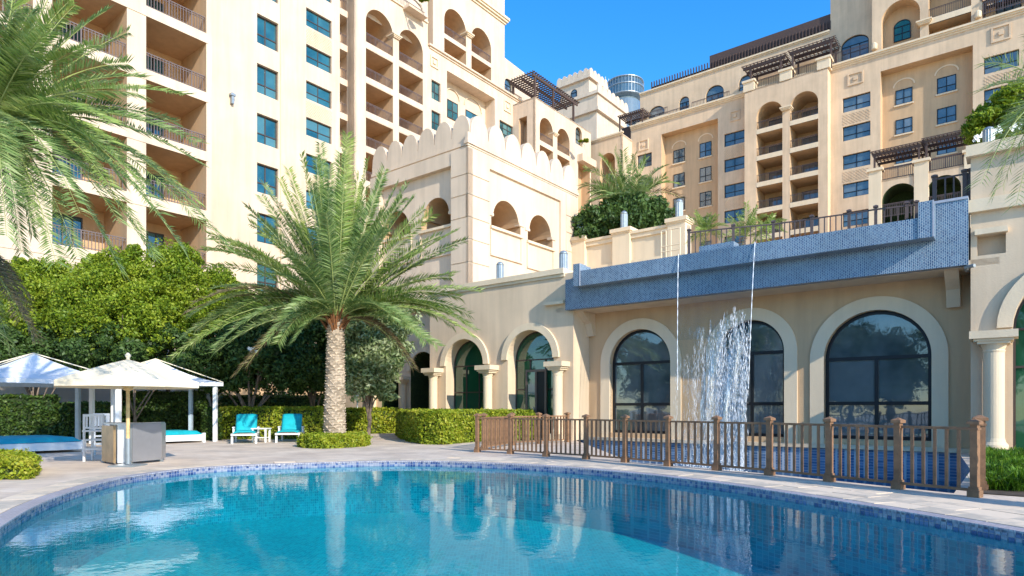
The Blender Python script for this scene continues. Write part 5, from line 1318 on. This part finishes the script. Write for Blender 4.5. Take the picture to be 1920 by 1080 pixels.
tr('round dark green bush spilling over the terrace parapet wall', 1170, 0, [(1172, 420, 41, 70, 42), (1115, 425, 40.5, 40, 32), (1230, 415, 41, 38, 36), (1170, 395, 41, 50, 25)], 36000, .12, 'dark', seed=12, name='bush', cat='bush', zb=6.5, trunk_r=.1, clumps=110)
YB = 19.2
tr('leafy bush with white flowers behind the right wing parapet', 1870, 0, [(1868, 236, YB, 50, 42), (1900, 205, YB, 52, 50), (1945, 235, YB, 50, 55), (1840, 235, YB, 30, 32)], 24000, .085, 'lime', seed=14, name='bush', cat='bush', zb=7.0, trunk_r=.06, asp=.3, clumps=70)
fl = thing('white_blossom', 'white blossoms hanging over the parapet beneath the right-hand bush', 'flower', tuple(wp(1860, 250, YB - .8))); mb = MB()
for px, py in ((1862, 247), (1873, 243), (1835, 256), (1843, 250), (1897, 240), (1905, 236), (1912, 292), (1918, 300), (1830, 262)):
    for i in range(7):
        p = wp(px + rr.gauss(0, 3), py + rr.gauss(0, 2.5), YB - .9 + rr.gauss(0, .05))
        for k in range(5):
            a = k * 1.257; mb.add([p, p + Vector((math.cos(a) * .04, -.02, math.sin(a) * .04)), p + Vector((math.cos(a + .5) * .055, -.03, math.sin(a + .5) * .055)), p + Vector((math.cos(a + 1) * .04, -.02, math.sin(a + 1) * .04))], [(0, 1, 2, 3)])
mb.build('petal', M['flower'], fl)['kind'] = 'stuff'
p = wp(790, 20, 60)
tr('small green potted bush on the roof terrace of the left building', 775, 0, [(793, 32, 64.5, 9, 12)], 900, .14, 'lime', seed=15, name='roof_plant', cat='plant', zb=ztop4, trunk_r=.08, clumps=14)
tr('small yellow-green bush on the white balcony box of the left building', 1092, 0, [(1094, 278, 84, 9, 8)], 900, .16, 'lime', seed=16, name='roof_plant', cat='plant', zb=P7.z(1094, 288), trunk_r=.06, clumps=14)

P2d = lambda *L: [gp(x, y).to_2d() for x, y in L]
hedge('clipped lime hedge behind the two turquoise loungers, left of the palm trunk', P2d((412, 823.5), (605, 823.5), (606, 815), (412, 815)), 1.28, 26000, .05)
hedge('clipped hedge between the palm trunk and the dark arches', P2d((645, 814), (748, 812.5), (746, 808), (645, 809)), 1.22, 16000, .06)
hedge('large flat-topped golden green hedge at the left end of the pool fence', P2d((746, 816), (754, 823), (770, 829), (795, 833), (828, 834), (850, 832), (895, 828.5), (955, 826.5), (1000, 825.5), (1000, 823), (900, 820.5), (800, 816)), 1.15, 60000, .045)
cc = gp(627, 836); hedge('low round hedge ring around the foot of the date palm', [(cc.x + 1.08 * math.cos(a * .3927), cc.y + 1.5 * math.sin(a * .3927)) for a in range(16)], .36, 22000, .035)
hedge('small clipped hedge corner at the left edge of the pool deck', P2d((-120, 899), (40, 900), (66, 893), (68, 884), (50, 879), (-120, 879)), .34, 24000, .03)
G3 = 'dark hedges behind the cabanas'
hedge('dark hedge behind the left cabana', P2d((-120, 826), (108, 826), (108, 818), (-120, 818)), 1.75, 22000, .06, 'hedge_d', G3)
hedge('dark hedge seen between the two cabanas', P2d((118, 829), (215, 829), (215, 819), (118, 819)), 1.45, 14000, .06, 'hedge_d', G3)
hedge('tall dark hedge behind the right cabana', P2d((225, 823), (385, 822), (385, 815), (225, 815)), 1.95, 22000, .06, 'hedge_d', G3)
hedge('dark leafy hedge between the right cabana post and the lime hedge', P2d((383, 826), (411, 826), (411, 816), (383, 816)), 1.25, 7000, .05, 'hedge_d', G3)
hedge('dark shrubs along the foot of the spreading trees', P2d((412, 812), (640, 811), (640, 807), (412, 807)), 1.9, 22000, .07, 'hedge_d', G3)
GW = thing('garden_wall', 'low terracotta coloured garden wall glimpsed between trees behind the cabanas', 'wall', tuple(gp(120, 818)))
a, c = gp(-200, 817), gp(640, 806); mb = MB(); mb.beam((a.x, a.y, 1.25), (c.x, c.y, 1.25), .2, 2.5); mb.build('wall', M['tan_in'], GW); mb = MB(); mb.beam((a.x, a.y, 2.55), (c.x, c.y, 2.55), .3, .1); mb.build('coping', M['tan_in'], GW)
# bright fern-like ground plants at the right end
rg = np.random.default_rng(8); V = []
for k in range(95):
    px, py = rg.uniform(1842, 2010), rg.uniform(858, 922); p = gp(px, py); 
    if py > 905 + (px - 1842) * .1 + 18: continue
    hh = rg.uniform(.25, .5)
    for i in range(150):
        a = rg.uniform(0, 6.28); l = hh * rg.uniform(.5, 1.); o_ = rg.uniform(.1, .9) * l; e = np.array((math.cos(a), math.sin(a), 0.)); b0 = np.array((p.x, p.y, 0.)) + rg.normal(0, .08, 3) * (1, 1, 0)
        md = b0 + e * o_ * .5 + np.array((0, 0, l * .75)); tp = b0 + e * o_ + np.array((0, 0, l * rg.uniform(.5, .95))); wv = np.array((-e[1], e[0], 0)) * .008
        V += [b0, md - wv, tp, md + wv]
p0 = gp(1900, 890); GRS = npmesh('ground_fern', np.array(V), 4, M['grass'], None, tuple(p0)); tag(GRS, 'mass of bright green feathery ground ferns by the right-hand column', 'ferns', kind='stuff')
mb = MB(); mb.poly([[gp(1838, 926).to_2d(), gp(2100, 945).to_2d(), gp(2100, 850).to_2d(), gp(1838, 852).to_2d()]], lambda p: (p[0], p[1], .012)); o = mb.build('flower_bed_soil', M['soil']); tag(o, None, None, kind='structure')
# trees across the pool, behind the camera: seen mirrored in the arched windows and shading the near deck
for i, (x, y, h, r_, lb) in enumerate(((21, -27, 10, 4, 'tall dark tree across the pool nearest the right side'), (6, -24, 9, 4, 'tall dark tree across the pool straight behind'), (-9, -20, 8, 4, 'broad dark tree across the pool to the left'), (-24, -10, 9, 4, 'dark tree across the pool at the far left'), (-16, -7, 7.5, 3.6, 'dark tree across the pool, nearest on the left'), (-31, -15, 11, 5, 'tallest dark tree across the pool in the second row'), (-29, -2, 9, 4.2, 'dark tree left of the pool garden'), (-28, 8, 8, 3.8, 'dark tree beyond the left palms'), (-17, -18, 9, 4.4, 'dark tree in the second row behind the nearest one'))):
    tree(lb, 'tree', (x, y, 0), [(x, y, h * .6, r_, r_, h * .33), (x + 1, y + 1, h * .78, r_ * .7, r_ * .7, h * .22), (x - 1.5, y, h * .4, r_ * .8, r_ * .8, h * .25)], 14000, .16, 'dark', .25, 40 + i, 'trees across the pool', clumps=60)

# ------------------------------------------------------------------ cabanas
def cabana(label, pts, ze, zp, wcol='canvas_w'):
    pts = [Vector((p[0], p[1], 0)) for p in pts]; c = sum(pts, Vector()) / 4
    t = thing('cabana', label, 'cabana', (c.x, c.y, 0), group='canvas roofed cabanas')
    for i, p in enumerate(pts):
        mb = MB(); k = .065; mb.box(p.x - k, p.x + k, p.y - k, p.y + k, 0, ze + .06); mb.build('post', M['post'] if i in (2,) else M['white'], t)  # back post painted blue-grey to carry its shade, the other posts white
    for i in range(4):
        a, b = pts[i], pts[(i + 1) % 4]; mb = MB(); mb.beam((a.x, a.y, ze + .0), (b.x, b.y, ze + .0), .07, .13); mb.build('beam', M['post'], t)
    ov = [c + (p - c) * 1.14 for p in pts]; mb = MB(); G_ = 8; vs = []; fs = []
    for i in range(4):                           # four sagging panels
        a, b = ov[i], ov[(i + 1) % 4]; n0 = len(vs)
        for j in range(G_ + 1):
            for k in range(G_ + 1):
                f = j / G_; e = a.lerp(b, k / G_); q = e.lerp(c, f); vs.append((q.x, q.y, ze + .08 + (zp - ze) * f - .16 * math.sin(math.pi * f) * (1 - f * .3)))
        for j in range(G_):
            for k in range(G_): q = n0 + j * (G_ + 1) + k; fs.append((q, q + 1, q + G_ + 2, q + G_ + 1))
    mb.add(vs, fs); rf = mb.build('canvas_roof', M[wcol], t, smooth=True)
    mb = MB()
    for i in range(4):
        a, b = ov[i], ov[(i + 1) % 4]; mb.add([(a.x, a.y, ze + .08), (b.x, b.y, ze + .08), (b.x, b.y, ze - .05), (a.x, a.y, ze - .05)], [(0, 1, 2, 3)])
    mb.build('valance', M[wcol], rf)
    for i in range(4):
        mb = MB(); mb.tube([(*(ov[i].lerp(c, f).xy), ze + .10 + (zp - ze) * f - .0 * f) for f in (0, .5, 1)], .018, 6); mb.build('ridge_piping', M['canvas'], rf)
    return t
def daybed(label, c, wa, wb, z=.42):              # aligned with the streets
    t = thing('daybed', label, 'daybed', (c[0], c[1], 0), group='white daybeds under the cabanas'); 
    def Tm(x, y, z): q = Vector(c[:2]) + AX * x + BX * y; return (q.x, q.y, z)
    mb = MB(); mb.box(-wa, wa, -wb, wb, .08, .30, Tm); mb.build('frame', M['white'], t)
    mb = MB(); [mb.box(x - .05, x + .05, y - .05, y + .05, 0, .36, Tm) for x in (-wa + .02, wa - .02) for y in (-wb + .02, wb - .02)]; mb.build('corner_leg', M['white'], t)
    me = MB(); K = 14; vs = []
    for j in range(K + 1):
        for i in range(K + 1):
            x = -1 + 2 * i / K; y = -1 + 2 * j / K; e = max(abs(x), abs(y)); vs.append(Tm(x * (wa - .05), y * (wb - .05), .31 + (.15 * (1 - e ** 10) if e < 1 else 0) + .012 * math.sin(x * 9) * math.cos(y * 7)))
    me.add(vs, [(j * (K + 1) + i, j * (K + 1) + i + 1, (j + 1) * (K + 1) + i + 1, (j + 1) * (K + 1) + i) for j in range(K) for i in range(K)]); me.build('mattress', M['turq'], t, smooth=True)
    return t
c = Vector((-15.7, 21.0)); h = 1.85
cabana('left cabana with grey white canvas roof cut by the left edge of the view', [c + AX * h - BX * h, c + AX * h + BX * h, c - AX * h + BX * h, c - AX * h - BX * h], 2.1, 3.0)
daybed('large white daybed with turquoise mattress under the left cabana', (-14.55, 18.9), 1.35, 1.25)
A_, B_ = Vector((-11.5, 24.8)), Vector((-13.75, 22.1))
cabana('right cabana with pale canvas roof and white posts behind the cream umbrella', [B_, A_, A_ - AX * 2.0, B_ - AX * 2.0], 2.2, 3.05)
daybed('white daybed with turquoise mattress under the right cabana, half hidden by the steel bar', (-13.0, 23.9), .85, 1.1)

# ------------------------------------------------------------------ umbrella, bar, stools
ub = gp(240, 874); UM = thing('parasol', 'cream market parasol with pale bamboo pole standing beside the steel bar', 'parasol', tuple(ub)); x0, y0 = ub.x, ub.y
kz = ub.y / F_PX; ze = EYE + (HY - 716) * kz; zpk = EYE + (HY - 674) * kz
mb = MB(); mb.cyl((x0, y0), .042, .035, .05, zpk - .05, 12); mb.build('pole', M['bamboo'], UM)
mb = MB(); mb.cyl((x0, y0), .055, .05, .05, .62, 12); mb.box(x0 - .28, x0 + .28, y0 - .28, y0 + .28, 0, .035); mb.build('base', M['grill'], UM)
mb = MB(); mb.lathe((x0, y0), [(.05, zpk - .02), (.03, zpk + .03), (.06, zpk + .07), (.06, zpk + .10), (.02, zpk + .15)], 12); mb.build('finial', M['canvas'], UM, smooth=True)
NR = 8; RU = 1.46; vs = []; fs = []; K = 10
for i in range(NR):
    a, b = 2 * math.pi * (i + .3) / NR, 2 * math.pi * (i + 1.3) / NR; n0 = len(vs)
    for j in range(K + 1):
        f = j / K; z = zpk - (zpk - ze) * (f ** 1.12)
        for k in range(7):
            g_ = k / 6; px = (math.cos(a) * (1 - g_) + math.cos(b) * g_) * RU * f; py = (math.sin(a) * (1 - g_) + math.sin(b) * g_) * RU * f
            vs.append((x0 + px, y0 + py, z - .05 * math.sin(math.pi * g_) * f))
    for j in range(K):
        for k in range(6): q = n0 + j * 7 + k; fs.append((q, q + 1, q + 8, q + 7))
mb = MB(); mb.add(vs, fs); cnp = mb.build('canopy', M['canvas'], UM)
mb = MB()
for i in range(NR):
    a, b = 2 * math.pi * (i + .3) / NR, 2 * math.pi * (i + 1.3) / NR; p = (x0 + math.cos(a) * RU, y0 + math.sin(a) * RU); q = (x0 + math.cos(b) * RU, y0 + math.sin(b) * RU)
    mb.add([(*p, ze), (*q, ze), (*q, ze - .13), (*p, ze - .13)], [(0, 1, 2, 3)])
mb.build('valance', M['canvas'], cnp)
for i in range(NR):
    a = 2 * math.pi * (i + .3) / NR; e = Vector((math.cos(a), math.sin(a), 0)); mb = MB(); p = Vector((x0, y0, 0))
    mb.beam(p + e * .06 + Vector((0, 0, zpk - .1)), p + e * (RU - .02) + Vector((0, 0, ze - .02)), .025); rb = mb.build('rib', M['bamboo'], UM)
    mb = MB(); mb.beam(p + e * .06 + Vector((0, 0, ze - .12)), p + e * RU * .55 + Vector((0, 0, ze + (zpk - ze) * .40)), .02); mb.build('strut', M['bamboo'], rb)
mb = MB(); mb.lathe((x0, y0), [(.05, ze - .2), (.1, ze - .17), (.1, ze - .08), (.05, ze - .05)], 12); mb.build('hub', M['bamboo'], UM)

BAR = thing('bar_counter', 'angled stainless steel bar counter with an amber end panel behind the parasol pole', 'bar counter', tuple(gp(245, 868)))
def plate(name, P, Q, z0, z1, th, mat, root):
    P = Vector((P[0], P[1], 0)); Q = Vector((Q[0], Q[1], 0)); mb = MB(); mb.beam(P + Vector((0, 0, (z0 + z1) / 2)), Q + Vector((0, 0, (z0 + z1) / 2)), th, z1 - z0); return mb.build(name, M[mat], root)
b0, b1_, b2_, b3_ = gp(193, 868), gp(215, 872), gp(243, 871), gp(301, 866)
hz = EYE - (796 - HY) * b2_.y / F_PX
plate('end_panel', b0, b1_, .05, hz - .03, .05, 'steel_warm', BAR)
plate('side_panel', b1_ + Vector((.03, .05, 0)), b2_ + Vector((-.03, .05, 0)), .04, hz, .05, 'steel', BAR)
plate('front_panel', b2_ + Vector((.05, .0, 0)), b3_, .06, hz, .05, 'steel', BAR)
plate('panel_joint', b2_ + Vector((.0, .03, 0)), b2_ + Vector((.04, .03, 0)), .0, hz, .07, 'grill', BAR)
bk_ = Vector((-.3, .75, 0)); mb = MB(); L_ = [b0, b1_, b2_, b3_, b3_ + bk_, b2_ + bk_, b0 + bk_]
mb.poly([[(p.x, p.y) for p in L_]], lambda p: (p[0], p[1], hz + .0)); k = len(L_); mb.add([(p.x, p.y, hz) for p in L_] + [(p.x, p.y, hz + .03) for p in L_], [(i, (i + 1) % k, k + (i + 1) % k, k + i) for i in range(k)] + [tuple(range(k, 2 * k))]); mb.build('worktop', M['steel'], BAR)
plate('back_panel', b3_, b3_ + bk_, .05, hz, .04, 'steel', BAR)
plate('back_panel', b3_ + bk_, b0 + bk_, .05, hz, .04, 'steel', BAR)
for p in (b0, b2_, b3_): plate('foot', p + Vector((-.03, .05, 0)), p + Vector((.03, .05, 0)), 0, .06, .06, 'grill', BAR)
def stool(p, rz, label):
    t = thing('bar_chair', label, 'bar chair', (0, 0, 0), group='white slatted bar chairs'); 
    for x in (-.21, .21):
        for y, hh in ((-.2, 1.15), (.2, .72)):
            mb = MB(); mb.box(x - .022, x + .022, y - .022, y + .022, 0, hh); mb.build('leg', M['white'], t)
    mb = MB(); mb.box(-.25, .25, -.22, .25, .72, .76); mb.build('seat', M['white'], t)
    for z in (.28, .5):
        mb = MB(); mb.box(-.19, .19, -.215, -.185, z, z + .04); mb.box(-.19, .19, .185, .215, z, z + .04); mb.box(-.225, -.195, -.18, .18, z, z + .04); mb.box(.195, .225, -.18, .18, z, z + .04); mb.build('stretcher', M['white'], t)
    
    for z0, z1 in ((1.09, 1.15), (.80, .84)): mb = MB(); mb.box(-.188, .188, -.225, -.18, z0, z1); mb.build('back_rail', M['white'], t)
    for i in range(5):
        x = -.15 + .075 * i; mb = MB(); mb.box(x - .018, x + .018, -.21, -.195, .84, 1.09); mb.build('slat', M['white'], t)
    t.location = (p[0], p[1], 0); t.rotation_euler = (0, 0, rz); return t
stool(gp(183, 864), .15, 'white slatted bar chair at the left end of the steel bar, the nearer one')
stool(gp(200, 852), -.1, 'white slatted bar chair half hidden behind the amber end of the bar')

# ------------------------------------------------------------------ loungers and side table
def lounger(p, rz, label):
    t = thing('sun_lounger', label, 'sun lounger', (0, 0, 0), group='turquoise sun loungers before the hedge')
    mb = MB()
    for x in (-.33, .33): mb.box(x - .03, x + .03, -.95, .95, .28, .35)
    for y in (-.92, .0, .3): mb.box(-.3, .3, y - .03, y + .03, .285, .345)
    mb.build('frame', M['white_plastic'], t)
    for x in (-.33, .33):
        for y in (-.85, .8):
            mb = MB(); mb.beam((x, y, 0), (x, y * .96, .29), .06); mb.build('leg', M['white_plastic'], t)
        mb = MB(); mb.beam((x * 1.08, .1, .35), (x * 1.08, .1, .52), .04); mb.beam((x * 1.08, .5, .35), (x * 1.08, .5, .52), .04); mb.beam((x * 1.08, .04, .54), (x * 1.08, .6, .54), .06, .035); mb.build('armrest', M['white_plastic'], t)
    def pad(nm, P, w_):
        vs = []; K = 10; mb = MB()
        for (y, z), (ny, nz_) in P:
            for i in range(K + 1):
                x = -1 + 2 * i / K; e = (1 - abs(x) ** 6) * .05 + .02; vs.append((x * w_, y + ny * e, z + nz_ * e))
        R__ = len(P); mb.add(vs, [(j * (K + 1) + i, j * (K + 1) + i + 1, (j + 1) * (K + 1) + i + 1, (j + 1) * (K + 1) + i) for j in range(R__ - 1) for i in range(K)])
        o = mb.build(nm, M['turq'], t, smooth=True); md = o.modifiers.new('s', 'SOLIDIFY'); md.thickness = .04
    pad('seat_cushion', [((-.93 + 1.15 * j / 8, .36 + .008 * math.sin(j * 2.4)), (0, 1)) for j in range(9)], .31)
    a = R(50); pad('back_cushion', [((.25 + .72 * math.cos(a) * j / 6, .38 + .78 * math.sin(a) * j / 6), (-math.sin(a), math.cos(a))) for j in range(7)], .31)
    mb = MB(); mb.beam((-.28, .28, .36), (-.28, .28 + .7 * math.cos(a), .36 + .76 * math.sin(a)), .05); mb.beam((.28, .28, .36), (.28, .28 + .7 * math.cos(a), .36 + .76 * math.sin(a)), .05); mb.beam((-.3, .28 + .7 * math.cos(a), .36 + .76 * math.sin(a)), (.3, .28 + .7 * math.cos(a), .36 + .76 * math.sin(a)), .05); mb.build('back_frame', M['white_plastic'], t)
    t.location = (p[0], p[1], 0); t.rotation_euler = (0, 0, rz); t.scale = (1.22, 1, 1.05); return t
p = gp(441, 831); lounger((p.x + .2, p.y + .45), .33, 'turquoise cushioned white sun lounger next to the cabana post')
p = gp(527, 829); lounger((p.x + .2, p.y + .45), .22, 'turquoise cushioned white sun lounger nearer the palm trunk')
st = gp(490, 829); SQ = thing('side_table', 'small square white table between the two turquoise loungers', 'table', tuple(st))
mb = MB(); mb.box(st.x - .3, st.x + .3, st.y - .25, st.y + .25, .5, .54); mb.build('tabletop', M['white_plastic'], SQ)
for x in (-.24, .24):
    for y in (-.2, .2): mb = MB(); mb.box(st.x + x - .03, st.x + x + .03, st.y + y - .03, st.y + y + .03, 0, .5); mb.build('leg', M['white_plastic'], SQ)
mb = MB(); mb.box(st.x - .21, st.x + .21, st.y - .2, st.y + .2, .16, .19); mb.build('shelf', M['white_plastic'], SQ)
mb = MB(); pp = gp(670, 812); mb.cyl((pp.x, pp.y), .03, .03, 0, 1.9, 8); mb.box(pp.x - .06, pp.x + .06, pp.y - .05, pp.y + .05, 1.9, 2.05)
BL = thing('garden_lamp', 'thin white garden lamp pole beside the date palm trunk', 'lamp', tuple(pp)); mb.build('pole', M['white'], BL)
